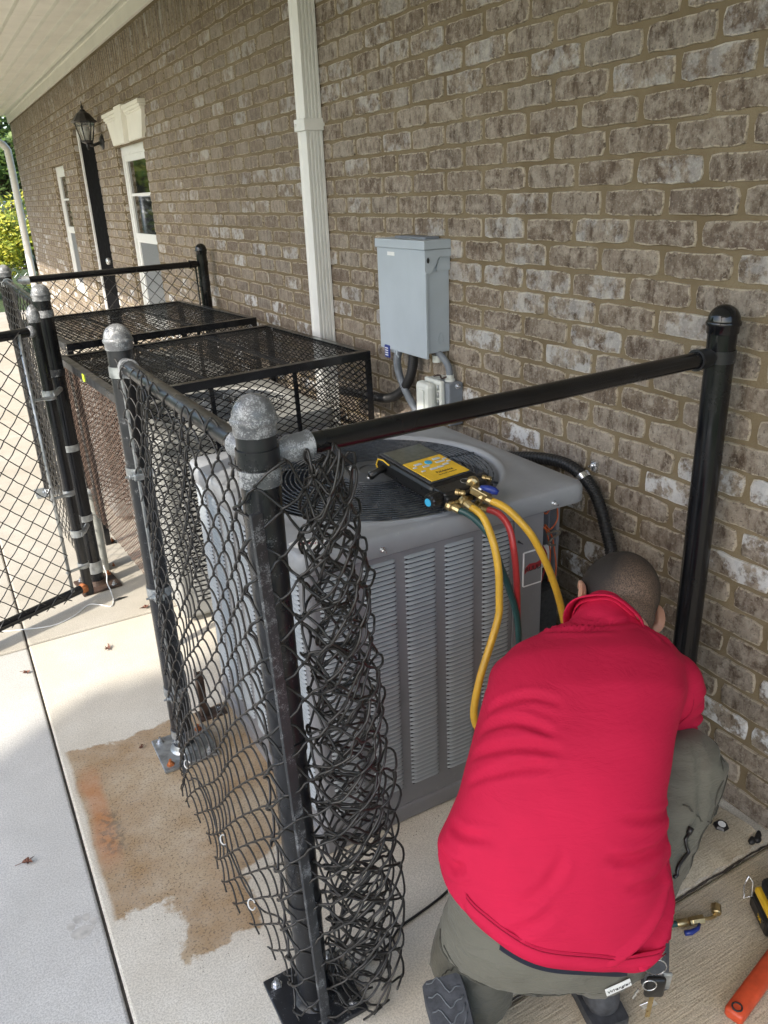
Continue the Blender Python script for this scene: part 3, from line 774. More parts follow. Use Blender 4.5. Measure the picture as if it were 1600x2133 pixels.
for zz in (.85, .47, .16):
    g = MB(); g.tube([G0 + gd * .085 + V(0, 0, zz) - kx * .01, G0 + V(0, 0, zz) - kx * .021], .006, 6); g.lathe([(.0202, -.011), (.0225, -.011), (.0225, .011), (.0202, .011)], Matrix.Translation((G0.x, G0.y, zz)), 18, False); g.build('tension_band', M_GALV, gate)
for zz in (.86, .30):
    g = MB(); q = V(-1.168, 3.205, zz)
    g.lathe([(.0205, -.014), (.0245, -.014), (.0245, .014), (.0205, .014)], Matrix.Translation((G0.x, G0.y, zz)), 18, False)
    g.lathe([(.013, -.035), (.015, -.035), (.015, .045), (.013, .05), (0, .05)], Matrix.Translation(tuple(G0.lerp(V(-1.16, 3.257, 0), .52) + V(-.012, -.015, zz))), 14)
    g.tube([G0 + V(0, 0, zz) - kx * .022, G0 + V(.012, .02, zz) - kx * .03, q - kx * .012], .010, 8)
    g.build('hinge', M_GALV, gate, True, angle=40)

# ================================================================== CAGES + OLD CONDENSERS
def expanded(m_, O, ux, uz, LX_, LZ_, cw=.0445, chh=.0235, t_=.0018, wd=.0026):
    # diamond expanded metal in the plane ux,uz
    ux = Vector(ux); uz = Vector(uz); O = Vector(O); nr = ux.cross(uz)
    nx = int(LX_ / cw); nz = int(LZ_ / chh); cw = LX_ / nx; chh = LZ_ / nz
    for j in range(nz):
        for s_ in (0, 1):
            # zig-zag strand
            pts = []
            for i in range(2 * nx + 1):
                zz = j * chh + (chh / 2 if (i % 2) ^ s_ else 0) + (0 if s_ == 0 else 0)
                if s_ == 1: zz = j * chh + chh / 2 + (chh / 2 if i % 2 == 1 else 0)
                else: zz = j * chh + (chh / 2 if i % 2 == 0 else 0)
                pts.append(O + ux * (i * cw / 2) + uz * zz)
            n = len(pts); vs = []
            for p in pts:
                vs += [p - uz * wd / 2 - nr * t_ / 2, p + uz * wd / 2 - nr * t_ / 2, p + uz * wd / 2 + nr * t_ / 2, p - uz * wd / 2 + nr * t_ / 2]
            fs = [(4 * i + a, 4 * i + (a + 1) % 4, 4 * i + 4 + (a + 1) % 4, 4 * i + 4 + a) for i in range(n - 1) for a in range(4)]
            m_.add(vs, fs)
def cage(x0, x1, y0, y1, zt, label, rust, cwf=1.):
    zb = .28
    th = thing('security_cage', label, 'cage', ((x0 + x1) / 2, (y0 + y1) / 2, 0))
    a = .030; t_ = .003
    for (p, q) in (((x0, y0), (x1, y0)), ((x0, y1), (x1, y1)), ((x0, y0), (x0, y1)), ((x1, y0), (x1, y1))):
        g = MB()
        sxn = 1 if p[0] == x0 else -1
        if p[1] == q[1]:
            d = 1 if p[1] == y0 else -1
            g.rbox(p[0], q[0], *sorted((p[1], p[1] + d * t_)), zt - a, zt, .001); g.rbox(p[0], q[0], *sorted((p[1] + d * t_, p[1] + d * a)), zt - t_, zt, .001)
        else:
            g.rbox(*sorted((p[0], p[0] + sxn * t_)), p[1] + .0315, q[1] - .0315, zt - a, zt - .0003, .001); g.rbox(*sorted((p[0] + sxn * t_, p[0] + sxn * a)), p[1] + .0315, q[1] - .0315, zt - t_, zt - .0003, .001)
        g.build('top_angle', M_BLACKW if p[0] == x0 == q[0] else M_BLACK, th)
    for x, sx in ((x0, 1), (x1, -1)):
        for y, sy in ((y0, 1), (y1, -1)):
            g = MB(); g.rbox(*sorted((x, x + sx * .025)), *sorted((y, y + sy * .004)), .0, zt - a - .0005, .001); g.rbox(*sorted((x, x + sx * .004)), *sorted((y + sy * .004, y + sy * .025)), .0, zt - a - .0005, .001)
            g.box(*sorted((x, x + sx * .05)), *sorted((y + sy * .0005, y + sy * .05)), .0, .006)
            lg = g.build('leg', M_BLACK, th); bolt(x + sx * .038, y + sy * .035, .006, lg, M_RUST, .006)
    for xx in np.linspace(x0, x1, 4)[1:-1]:
        g = MB(); g.rbox(xx - .012, xx + .012, y0 + .032, y1 - .032, zt - .012, zt - .0062, .001); g.build('cross_bar', M_BLACK, th)
        g = MB(); g.rbox(xx - .008, xx + .008, y0 + .005, y0 + .012, zb, zt - a, .001); g.build('upright', M_BLACK, th)
    for nm, O, ux, uz, la, lb in (('top_mesh', (x0 + .003, y0 + .003, zt - .005), (1, 0, 0), (0, 1, 0), x1 - x0 - .006, y1 - y0 - .006),
                                  ('front_mesh', (x0 + .004, y0 + .003, zb), (1, 0, 0), (0, 0, 1), x1 - x0 - .008, zt - zb - .006),
                                  ('back_mesh', (x0 + .004, y1 - .003, zb), (1, 0, 0), (0, 0, 1), x1 - x0 - .008, zt - zb - .006),
                                  ('side_mesh', (x0 + .003, y0 + .004, zb), (0, 1, 0), (0, 0, 1), y1 - y0 - .008, zt - zb - .006),
                                  ('side_mesh', (x1 - .003, y0 + .004, zb), (0, 1, 0), (0, 0, 1), y1 - y0 - .008, zt - zb - .006)):
        g = MB()
        expanded(g, O, ux, uz, la, lb, wd=.0021 if nm == 'top_mesh' else .0036)
        o = g.build(nm, rust if (nm == 'side_mesh' and O[0] < x0 + .1) else M_BLACK, th)
    return th
M_RMESH = simple('brown_weathered_mesh', (.105, .066, .048), .65, 0, .5, 40, .3)
c1 = cage(-1.08, -.145, 2.58, 3.47, .95, 'nearer black expanded metal cage with a lime sticker over a grey condenser', M_RMESH)
g = MB(); g.box(-1.0825, -1.0805, 3.02, 3.045, .922, .948); g.build('sticker', M_YTAG, c1)
c1.rotation_euler = (0, -.02, .05)
c2 = cage(-1.09, -.19, 3.70, 4.70, .955, 'farther low black expanded metal cage under the far fence rail', M_BLACKW); c2.rotation_euler = (0, -.01, .09)

def louver_mesh(W_, H_, name, mats):
    # one stamped louvre: hood rising from the sheet (local x across, y out, z up) with a dark slot below it
    m_ = MB(); n = 10; hood = .0058; vs = []
    prof = [(0., H_ * .32), (.55, H_ * .12), (1., -H_ * .14), (.97, -H_ * .28)]
    for i in range(n + 1):
        x = -W_ / 2 * math.cos(PI * i / n); e = 1 - (abs(math.cos(PI * i / n))) ** 12
        for d, z in prof: vs.append((x, -hood * d * e, z * (.35 + .65 * e)))
    k = len(prof); fs = [(i * k + j, i * k + j + 1, (i + 1) * k + j + 1, (i + 1) * k + j) for i in range(n) for j in range(k - 1)]
    m_.add(vs, fs)
    m_.mi = 1
    m_.add([(-W_ / 2 + .003, -.0008, -H_ * .67), (W_ / 2 - .003, -.0008, -H_ * .67), (W_ / 2 - .002, -.0008, 0), (-W_ / 2 + .002, -.0008, 0)], [(0, 1, 2, 3)])
    me = bpy.data.meshes.new(name); me.from_pydata(m_.v, [], m_.f)
    for q in mats: me.materials.append(q)
    me.polygons.foreach_set('material_index', m_.m); me.polygons.foreach_set('use_smooth', [True] * len(me.polygons)); me.update()
    return me, m_

def superrect(cx, cy, a, b, q, r=.034):
    # rounded rectangle, hit by the ray at angle q
    c, s_ = abs(math.cos(q)), abs(math.sin(q)); t_ = min(a / max(c, 1e-9), b / max(s_, 1e-9)); x, y = t_ * c, t_ * s_
    if x > a - r and y > b - r:
        ox, oy = a - r, b - r; B2 = c * ox + s_ * oy; t_ = B2 + math.sqrt(max(0, B2 * B2 - (ox * ox + oy * oy - r * r))); x, y = t_ * c, t_ * s_
    return cx + math.copysign(x, math.cos(q)), cy + math.copysign(y, math.sin(q))
def condenser(x0, x1, y0, y1, zt, label, mats, full, th_name='condenser_unit'):
    body_m, top_m, lou_m = mats
    th = thing(th_name, label, 'air conditioner', ((x0 + x1) / 2, (y0 + y1) / 2, 0))
    cx, cy = (x0 + x1) / 2, (y0 + y1) / 2; zb = .022
    A, B_ = (x1 - x0) / 2, (y1 - y0) / 2
    if full: gx, gy = -.594, 1.757
    else: gx, gy = cx, cy
    gr = min(A, B_) - .071
    # lid
    ca = math.atan2(B_, A); QS = sorted([2 * PI * k / 140 for k in range(140)] + [s0 + d_ for s0 in (ca, PI - ca, PI + ca, 2 * PI - ca) for d_ in np.linspace(-.06, .0601, 9)]); N = len(QS); rings = []
    def circ(r, z): return [(gx + r * math.cos(q), gy + r * math.sin(q), z) for q in QS]
    def rect(s_, z): return [(*superrect(cx, cy, A * s_, B_ * s_, q), z) for q in QS]
    def mixr(a, b, t_, z): return [(p[0] * (1 - t_) + q[0] * t_, p[1] * (1 - t_) + q[1] * t_, z) for p, q in zip(a, b)]
    R0 = circ(gr + .022, zt + .004); R9 = rect(.975, zt)
    rings = [circ(gr + .002, zt - .045), circ(gr + .003, zt - .006), circ(gr + .010, zt + .003), circ(gr + .016, zt + .006), R0, mixr(R0, R9, .12, zt + .0005), mixr(R0, R9, .5, zt + .001), R9, rect(.990, zt - .003), rect(.998, zt - .010), rect(1., zt - .018), rect(1.0, zt - .046), rect(.994, zt - .048), rect(.985, zt - .046)]
    vs = [p for r in rings for p in r]; fs = []
    for i in range(len(rings) - 1):
        for k in range(N): fs.append((i * N + k, i * N + (k + 1) % N, (i + 1) * N + (k + 1) % N, (i + 1) * N + k))
    lid = build('lid', vs, fs, top_m, th, True, angle=70)
    # fan grille
    g = MB(); nr = 19 if full else 12; r0 = .088; zg = zt - .002
    def zdome(r): return zg + .010 * (1 - (r / gr) ** 2)
    for k in range(nr):
        r = r0 + (gr - .012 - r0) * k / (nr - 1)
        g.tube([(gx + r * math.cos(q), gy + r * math.sin(q), zdome(r)) for q in np.linspace(0, 2 * PI, 72, endpoint=False)], .0018, 5, closed=True)
    for q in (-.78, .03, .8, 1.6, 2.35, 3.17, 3.95, 4.75):
        p = [V(gx + r * math.cos(q), gy + r * math.sin(q), zdome(r) - .004) for r in np.linspace(r0 - .01, gr + .003, 8)]
        g.tube(p, .003, 6)
    g.build('fan_grille', M_FAN, lid, True)
    g = MB(); g.lathe([(0.001, zt - .012), (r0, zt - .012), (r0 + .006, zt + .002), (r0 - .002, zt + .010), (.047, zt + .0135), (.045, zt + .0155), (.041, zt + .0155), (.040, zt + .0125), (0.0005, zt + .0128)], Matrix.Translation((gx, gy, 0)), 40)
    g.build('motor_cover', simple('cover_dark', (.05, .056, .065), .4, 0, .2, 30), lid, True, angle=50)
    for q in (.9, 2.5, 4.0, 5.6): bolt(gx + .062 * math.cos(q), gy + .062 * math.sin(q), zt + .0115, lid, M_SILVER, .006)
    # fan below
    g = MB(); g.lathe([(0.001, zt - .20), (.05, zt - .20), (.055, zt - .12), (0.001, zt - .115)], Matrix.Translation((gx, gy, 0)), 20)
    for k in range(3):
        q0 = k * 2.094 + .5; vs = []
        for i in range(6):
            r = .05 + (gr - .07) * i / 5; tw = .65 - .06 * i
            for s_ in (-.5, -.17, .17, .5):
                q = q0 + s_ * (1.1 - .03 * i); vs.append((gx + r * math.cos(q), gy + r * math.sin(q), zt - .15 + s_ * .12 * tw))
        g.add(vs, [(i * 4 + j, i * 4 + j + 1, i * 4 + j + 5, i * 4 + j + 4) for i in range(5) for j in range(3)])
    g.build('fan', M_GALV, th, True)
    g = MB(); g.box(x0 + .045, x1 - .045, y0 + .045, y1 - .045, zb + .01, zt - .30); g.build('coil', M_COIL, th)
    # body shell
    ins = .012; bx0, bx1, by0, by1 = x0 + ins, x1 - ins, y0 + ins, y1 - ins
    if full:
        g = MB()
        zt2 = zt - .040
        g.box(bx0 + .02, -.412, by0, by0 + .004, zb, zt2); g.box(bx0, bx0 + .004, by0 + .02, by1 - .02, zb, zt2)
        g.box(bx0 + .02, bx1 - .02, by1 - .004, by1, zb, zt2); g.box(bx1 - .004, bx1, 1.50, by1 - .02, zb, zt2)
        for (cx_, cy_, q0) in ((bx0 + .02, by0 + .02, PI), (bx0 + .02, by1 - .02, PI / 2), (bx1 - .02, by1 - .02, 0)):
            n = 7; vs = []
            for i in range(n):
                q = q0 + i / (n - 1) * PI / 2
                for rr in (.02, .016): vs += [(cx_ + rr * math.cos(q), cy_ + rr * math.sin(q), zb), (cx_ + rr * math.cos(q), cy_ + rr * math.sin(q), zt2)]
            g.add(vs, [(i * 4, i * 4 + 4, i * 4 + 5, i * 4 + 1) for i in range(n - 1)] + [(i * 4 + 2, i * 4 + 3, i * 4 + 7, i * 4 + 6) for i in range(n - 1)])
        body = g.build('body', body_m, th, False)
        # base pan
        g = MB(); g.rbox(x0 + .006, x1 - .006, y0 + .006, y1 - .006, .001, zb + .03, .008); g.build('base_pan', body_m, th)
        # service corner
        g = MB(); g.rbox(-.410, -.322, by0 - .003, by0 + .002, zb + .03, zt - .042, .001); g.box(-.323, -.320, by0 - .002, by0 + .03, zb + .03, zt - .042)
        sp = g.build('service_panel', body_m, th)
        g = MB(); g.box(bx1 - .010, bx1, 1.475, 1.502, zb + .03, zt - .042); g.box(-.322, bx1 - .011, 1.53, 1.533, zb + .03, zt - .042); g.box(bx1 - .016, bx1 - .0105, 1.50, 1.53, zb + .03, zt - .042)
        g.build('control_box', body_m, th)
        g = MB(); g.box(-.30, -.215, 1.49, 1.528, .33, .60); g.build('contactor', M_BLACKP, th)
        g = MB(); g.rbox(-.270, -.215, 1.47, 1.49, .43, .50, .003); g.rbox(-.268, -.22, 1.468, 1.488, .36, .41, .003); g.build('relay', M_BLACKP, th)
        g = MB(); g.rbox(-.262, -.22, 1.463, 1.4685, .425, .445, .001); g.rbox(-.262, -.22, 1.463, 1.4685, .405, .42, .001); g.build('terminal', M_SILVER, th)
        g = MB(); g.box(-.275, -.215, 1.4865, 1.4895, .55, .615); g.build('wiring_label', M_PAPER, th)
        def wire(pts, m_, r=.0022):
            g = MB(); g.tube(sm(pts, 6), r, 6); g.build('wire', m_, th, True)
        wire([(-.285, 1.46, .765), (-.262, 1.46, .72), (-.235, 1.455, .745), (-.225, 1.455, .70), (-.248, 1.455, .675), (-.262, 1.46, .69), (-.25, 1.46, .65), (-.24, 1.46, .60), (-.243, 1.46, .52)], M_OWIRE)
        wire([(-.29, 1.458, .77), (-.28, 1.456, .70), (-.25, 1.45, .665), (-.235, 1.452, .62), (-.225, 1.452, .55), (-.235, 1.455, .44)], M_OWIRE)
        wire([(-.285, 1.456, .76), (-.285, 1.452, .66), (-.262, 1.448, .60), (-.282, 1.456, .50)], M_REDINK, .0026)
        wire([(-.268, 1.446, .668), (-.24, 1.444, .672), (-.222, 1.446, .662), (-.25, 1.442, .655), (-.262, 1.444, .64), (-.235, 1.446, .63)], simple('taupe_wire', (.13, .11, .08), .5), .003)
        wire([(-.24, 1.45, .36), (-.235, 1.44, .28), (-.228, 1.43, .20), (-.24, 1.45, .10)], M_RUBBER, .005)
        wire([(-.262, 1.45, .36), (-.262, 1.435, .28), (-.27, 1.45, .18), (-.28, 1.46, .10)], M_RUBBER, .004)
        wire([(-.252, 1.45, .35), (-.25, 1.435, .27), (-.246, 1.44, .20)], M_PAPER, .003)
        # badge
        Mb = frame((-.3515, by0 - .0045, .618), (1, 0, 0), (0, 0, 1))
        g = MB(); g.prism([(-.031, -.045), (-.028, -.048), (.026, -.048), (.029, -.045), (.029, .045), (.026, .048), (-.028, .048), (-.031, .045)], -.002, .001, Mb); bd = g.build('badge', M_SIGN, th)
        g = MB(); g.prism([(-.028, -.044), (.0265, -.044), (.0265, .045), (-.028, .045)], .001, .0014, Mb); g.build('badge_face', body_m, bd)
        g = MB(); g.prism([(-.027, -.012), (-.02, -.006), (.0, -.006), (.02, -.001), (.026, .004), (.026, .017), (.01, .012), (-.012, .014), (-.022, .008), (-.027, .0)], .0014, .0019, Mb); g.build('badge_swoosh', M_REDINK, bd)
        text('lettering', 'RUUD', M_INK, Mb @ Matrix.Translation((0, -.0005, .0022)), .0185, bd)
        # lid screws
        for (x, y, ax) in ((-.78, y0, (0, -1, 0)), (-.42, y0, (0, -1, 0)), (x0, 1.6, (-1, 0, 0)), (x0, 2.0, (-1, 0, 0)), (-.30, y0, (0, -1, 0))):
            bolt(x, y, zt - .030, lid, M_SILVER, .0045, ax)
        bolt(-.418, by0 - .001, .70, body, M_SILVER, .004, (0, -1, 0)); bolt(-.398, by0 - .003, .70, body, M_INK, .002, (0, -1, 0))
        # rating sticker on the lid corner
        Ms = frame((-.925, 1.440, zt + .0014), (.83, -.56, 0), (.56, .83, 0))
        ov = [(.048 * math.cos(q) * (1 - .1 * abs(math.sin(2 * q))), .026 * math.sin(q)) for q in np.linspace(0, 2 * PI, 24, endpoint=False)]
        g = MB(); g.prism(ov, 0, .0006, Ms); st = g.build('sticker', M_PAPER, lid)
        text('lettering', 'QUALITY', M_REDINK, Ms @ Matrix.Translation((0, .002, .001)), .014, st)
        text('lettering', 'AIR', M_INK, Ms @ Matrix.Translation((.0, -.013, .001)), .008, st)
        # louvres
        H_ = .0119; W2 = .083
        me, _ = louver_mesh(W2, H_, 'louver', [lou_m, M_SHADE])
        cols = [-.891, -.7835, -.6775, -.570, -.463]; zr = [.742 - H_ * k for k in range(54)]
        cnt = 0
        for i, xc in enumerate(cols):
            for z in zr:
                o = bpy.data.objects.new('louver', me); COL.objects.link(o); o.parent = body
                o.location = V(xc, by0 - .0006, z) - wloc(body); cnt += 1
        # left side louvres: nearest columns separate, the rest joined
        side = MB(); _, lm = louver_mesh(W2, H_, 'louver', [lou_m, M_SHADE])
        ycs = [1.475 + .108 * k for k in range(7)]
        for j, yc in enumerate(ycs):
            for z in zr:
                if j < 2 and cnt < 290:
                    o = bpy.data.objects.new('louver', me); COL.objects.link(o); o.parent = body
                    o.rotation_euler = (0, 0, -PI / 2); o.location = V(bx0 - .0006, yc, z) - wloc(body); cnt += 1
                else:
                    n = len(side.v); side.v.extend([(bx0 - .0006 + p[1], yc - p[0], z + p[2]) for p in lm.v]); side.f.extend([tuple(i + n for i in f) for f in lm.f]); side.m.extend(lm.m)
        side.build('side_louvers', [lou_m, M_SHADE], body, True, stuff=True)
    else:
        g = MB(); g.rbox(bx0, bx1, by0, by1, zb, zt - .04, .015); body = g.build('body', body_m, th)
        side = MB(); _, lm = louver_mesh(.1, .02, 'louver', [lou_m, M_SHADE])
        for k in range(5):
            for z in np.arange(.10, zt - .1, .02):
                yc = by0 + .10 + k * .14; n = len(side.v)
                side.v.extend([(bx0 - .0006 + p[1], yc - p[0], z + p[2]) for p in lm.v]); side.f.extend([tuple(i + n for i in f) for f in lm.f]); side.m.extend(lm.m)
                if k < 3:
                    xc = bx0 + .10 + k * .14; n = len(side.v)
                    side.v.extend([(xc + p[0], by0 - .0006 + p[1], z + p[2]) for p in lm.v]); side.f.extend([tuple(i + n for i in f) for f in lm.f]); side.m.extend(lm.m)
        side.build('louvers', [lou_m, M_SHADE], body, True, stuff=True)
        g = MB(); g.box(bx1 - .16, bx1 - .06, by0 - .004, by0 - .0008, zt - .26, zt - .09); g.build('rating_plate', M_PAPER, body)
        g = MB(); g.rbox(bx1 - .27, bx1 - .03, by0 - .003, by0 + .004, .05, zt - .06, .001); g.build('service_panel', M_AC, body)
    return th
ac = condenser(-.975, -.188, 1.388, 2.205, .812, 'large grey louvred condenser with its lid up front, beside the kneeling man', (M_AC, M_ACTOP, M_ACL), True)
condenser(-.95, -.26, 2.69, 3.38, .74, 'weathered grey condenser inside the nearer black cage', (M_AC2, M_AC2, M_AC2), False)
condenser(-.95, -.27, 3.90, 4.65, .70, 'dusty condenser inside the farther black cage', (M_AC2, M_AC2, M_AC2), False)

# ================================================================== ELECTRICAL ON THE WALL
# disconnect enclosure x -.165..-.004, y 2.17..2.475, z 1.0..1.35
e = thing('electrical_box', 'tall light grey electrical disconnect box mounted on the brick wall', 'electrical box', (-.08, 2.32, 1.0))
g = MB(); g.rbox(-.150, -.004, 2.168, 2.472, 1.0, 1.345, .004); g.build('enclosure', M_GREY, e)
g = MB(); g.rbox(-.168, -.151, 2.160, 2.480, .985, 1.322, .003); dd = g.build('door', M_GREY, e)
g = MB(); g.rbox(-.1695, -.1685, 2.355, 2.405, 1.298, 1.310, .0003); g.build('name_plate', M_PAPER, dd)
g = MB(); g.rbox(-.178, -.0045, 2.155, 2.484, 1.3225, 1.350, .003); g.build('hood', M_GREY, e)
Mz = Matrix(((1, 0, 0, 0), (0, 0, 1, 2.158), (0, 1, 0, 0), (0, 0, 0, 1)))
g = MB(); g.prism([(-.174, 1.3215), (-.174, 1.262), (-.165, 1.252), (-.135, 1.252), (-.118, 1.263), (-.095, 1.292), (-.080, 1.300), (-.006, 1.300), (-.006, 1.3215)], -.0035, .0, Mz); g.build('hood_cheek', M_GREY, e)
g = MB(); g.prism([(-.070, 1.300), (-.095, 1.265), (-.090, 1.258), (-.006, 1.258), (-.006, 1.300)], .003, .0075, Mz)
g.build('side_plate', M_GREY, e)
g = MB(); g.lathe([(.008, 0), (.009, .002), (.005, .004), (0, .004)], Matrix.Translation((-.155, 2.155, 1.292)) @ Matrix.Rotation(PI / 2, 4, 'X'), 12); g.build('screw', M_INK, e)
g = MB(); g.rbox(-.10, -.01, 2.22, 2.42, 1.350, 1.357, .002); g.build('hub_plate', M_GREYP, e)
g = MB()
for r_ in (.019, .014): g.tube([(-.065 + r_ * math.cos(q), 2.1675, 1.045 + r_ * math.sin(q)) for q in np.linspace(0, 2 * PI, 24, endpoint=False)], .0011, 4, closed=True)
g.build('knockout', M_GREY, e, True)
g = MB(); g.rbox(-.150, -.118, 2.395, 2.425, .972, .996, .003); g.tube([(-.168, 2.36, .99), (-.172, 2.36, .975), (-.160, 2.36, .965)], .004, 6); g.build('hasp', M_GREY, e)
g = MB(); g.rbox(-.176, -.166, 2.41, 2.445, .955, .998, .003); lk = g.build('seal_tag', M_BLUE, e)
g = MB(); 
for zz in (.962, .970, .978, .986): g.box(-.1775, -.1765, 2.417, 2.438, zz, zz + .004)
g.build('seal_mark', M_PAPER, lk)
# flexible whips
def whip(name, label, pts, r, m_, rib=0, cat='conduit'):
    P = sm(pts, 14); g = MB()
    if rib:
        # corrugated
        Q = sm(pts, 40); rr = [r + (.0012 if (i // 2) % 2 else -.0006) for i in range(len(Q))]; g.tube(Q, rr, 12)
    else: g.tube(P, r, 12)
    return tag(g.build(name, m_, None, True), label, cat)
e.location = (-.048, 2.437, .9857); e.scale = (.6, 1, 1.044)
whip('flexible_conduit', 'grey ribbed flexible conduit looping from the electrical box down behind the outlet', [(-.075, 2.50, .975), (-.072, 2.53, .93), (-.055, 2.545, .865), (-.05, 2.50, .80), (-.05, 2.45, .76), (-.04, 2.40, .70)], .0135, M_GREYP, 1)
whip('flexible_conduit', 'black flexible conduit curving from the electrical box back towards the caged condenser', [(-.05, 2.45, .985), (-.045, 2.46, .93), (-.045, 2.49, .86), (-.050, 2.55, .80), (-.065, 2.62, .765), (-.09, 2.70, .76), (-.10, 2.95, .74)], .017, M_RUBBER, 1)
whip('flexible_conduit', 'thick black conduit strapped to the bricks behind the big condenser, then dropping down', [(-.05, 2.36, .60), (-.045, 2.22, .66), (-.045, 2.05, .69), (-.045, 1.90, .715), (-.042, 1.762, .748), (-.040, 1.636, .762), (-.040, 1.551, .737), (-.040, 1.504, .694), (-.040, 1.466, .622), (-.042, 1.436, .548), (-.06, 1.42, .44), (-.11, 1.42, .33), (-.20, 1.44, .26)], .0165, M_RUBBER, 1)
st = thing('conduit_strap', 'shiny zinc strap and screw holding the black conduit to the wall', 'strap', (-.04, 1.57, .75))
g = MB(); g.lathe([(.0185, -.008), (.0200, -.008), (.0200, .008), (.0185, .008)], along((-.040, 1.563, .744), (-.040, 1.53, .72)), 20, False); g.rbox(-.014, -.004, 1.545, 1.565, .757, .785, .001); g.build('clip', M_SILVER, st, True, angle=40)
bolt(-.014, 1.555, .776, st, M_SILVER, .006, (-1, 0, 0))
# outlet
ot = thing('outlet_box', 'white weatherproof outlet cover beside a grey box under the electrical box', 'outlet', (-.06, 2.28, .78))
g = MB(); g.rbox(-.060, -.003, 2.205, 2.285, .745, .893, .004); g.build('back_box', M_GREYP, ot)
g = MB(); g.rbox(-.078, -.061, 2.228, 2.335, .750, .900, .005); g.rbox(-.075, -.004, 2.286, 2.332, .752, .898, .003); g.build('cover_plate', M_OUTLET, ot)
g = MB(); g.rbox(-.118, -.079, 2.250, 2.335, .755, .893, .016); cv = g.build('cover', M_OUTLET, ot)
g = MB(); g.rbox(-.124, -.1175, 2.270, 2.300, .772, .868, .003); g.build('cover_rib', M_OUTLET, cv)
g = MB()
for k in range(5): g.lathe([(.0035, 0), (.0035, .018)], Matrix.Translation((-.081, 2.243, .765 + k * .026)), 8)
g.build('hinge_knuckle', M_GALV, ot, True)
g = MB(); g.lathe([(.018, .893), (.018, .900), (.014, .902), (.014, .915), (.011, .915)], Matrix.Translation((-.03, 2.245, 0)), 14); g.build('fitting', M_OUTLET, ot, True, angle=40)
g = MB(); g.tube(sm([(-.03, 2.245, .91), (-.032, 2.25, .94), (-.04, 2.262, .965), (-.045, 2.297, .985)], 5), .0115, 12); g.build('nipple', M_GREYP, ot, True)
g = MB(); g.lathe([(.017, .952), (.017, .975)], Matrix.Translation((-.045, 2.300, 0)), 14); g.build('fitting', M_OUTLET, ot, True, angle=40)
g = MB(); g.tube(sm([(-.06, 2.30, .905), (-.055, 2.27, .912), (-.06, 2.25, .905), (-.05, 2.235, .912)], 4), .003, 6); g.build('tie_wire', M_RUSTY, ot, True)
bolt(-.028, 2.205, .882, ot, M_SILVER, .006, (0, -1, 0))

# ================================================================== GAUGE + HOSES
Z0 = .826
gg = thing('manifold_gauge', 'yellow and black digital manifold gauge lying on the condenser fan grille', 'gauge', (-.57, 1.53, Z0))
Mg = frame((-.5585, 1.535, Z0), (.985, .13, 0), (-.13, .985, 0)) @ Matrix.Translation((0, -.125, .004)) @ Matrix.Rotation(.125, 4, 'X') @ Matrix.Translation((0, .125, 0))
def gp(nm, m_, pr, par=None, sm_=False):
    g = MB(); pr(g); return g.build(nm, m_, par or gg, sm_, angle=40 if sm_ else None)
bodyg = gp('body', M_BLACKP, lambda g: (g.rbox(-.072, .072, -.085, .135, .0, .042, .010, Mg), g.rbox(-.066, .066, -.125, -.080, .002, .040, .006, Mg)))
gp('rim', M_RUBBERW, lambda g: g.rbox(-.066, .066, -.070, .130, .042, .0445, .002, Mg))
gp('screen', M_SCREEN, lambda g: g.rbox(-.056, .058, .046, .122, .0446, .0462, .0008, Mg))
kp = gp('keypad', M_YKEY, lambda g: g.rbox(-.057, .059, -.066, .044, .0446, .0466, .0008, Mg))
gp('side_stripe', M_YKEY, lambda g: g.tube([Mg @ V(-.0735, .115, .005), Mg @ V(-.0745, .125, .02), Mg @ V(-.0735, .12, .036), Mg @ V(-.0735, .10, .04), Mg @ V(-.0735, .075, .036)], .0018, 6))
for (x, y, w_, h_) in ((-.028, .022, .022, .009), (.032, .026, .022, .009), (-.017, .004, .020, .008), (.030, .008, .026, .008), (-.010, -.016, .020, .008), (.012, -.015, .018, .008), (.033, -.010, .016, .008), (-.046, .010, .011, .006), (.050, .016, .011, .006), (-.040, -.014, .011, .006), (.050, .000, .011, .006)):
    gp('key', M_LGREY, lambda g: g.rbox(x - w_ / 2, x + w_ / 2, y - h_ / 2, y + h_ / 2, .0467, .0482, .0006, Mg), kp)
gp('round_key', M_CYAN, lambda g: g.lathe([(.0095, .0467), (.0095, .0485), (.008, .0492), (0.0003, .0492)], Mg @ Matrix.Translation((.002, .019, 0)), 18), kp, True)
text('lettering', 'Fieldpiece', M_INK, Mg @ Matrix.Translation((.006, -.036, .0468)), .0125, kp)
text('lettering', 'SMAN DIGITAL MANIFOLD', M_INK, Mg @ Matrix.Translation((.006, -.049, .0468)), .0045, kp)
gp('port_block', M_BLACKP, lambda g: (g.rbox(-.068, .075, -.135, -.118, .006, .034, .004, Mg), g.tube([Mg @ V(.058, -.095, .024), Mg @ V(.085, -.092, .024)], .019, 18)))
gp('logo', M_SILVER, lambda g: g.tube([Mg @ V(.018 + .012 * math.cos(q), -.098 + .012 * math.sin(q), .0405) for q in np.linspace(0, 2 * PI, 24, endpoint=False)], .0008, 5, closed=True))
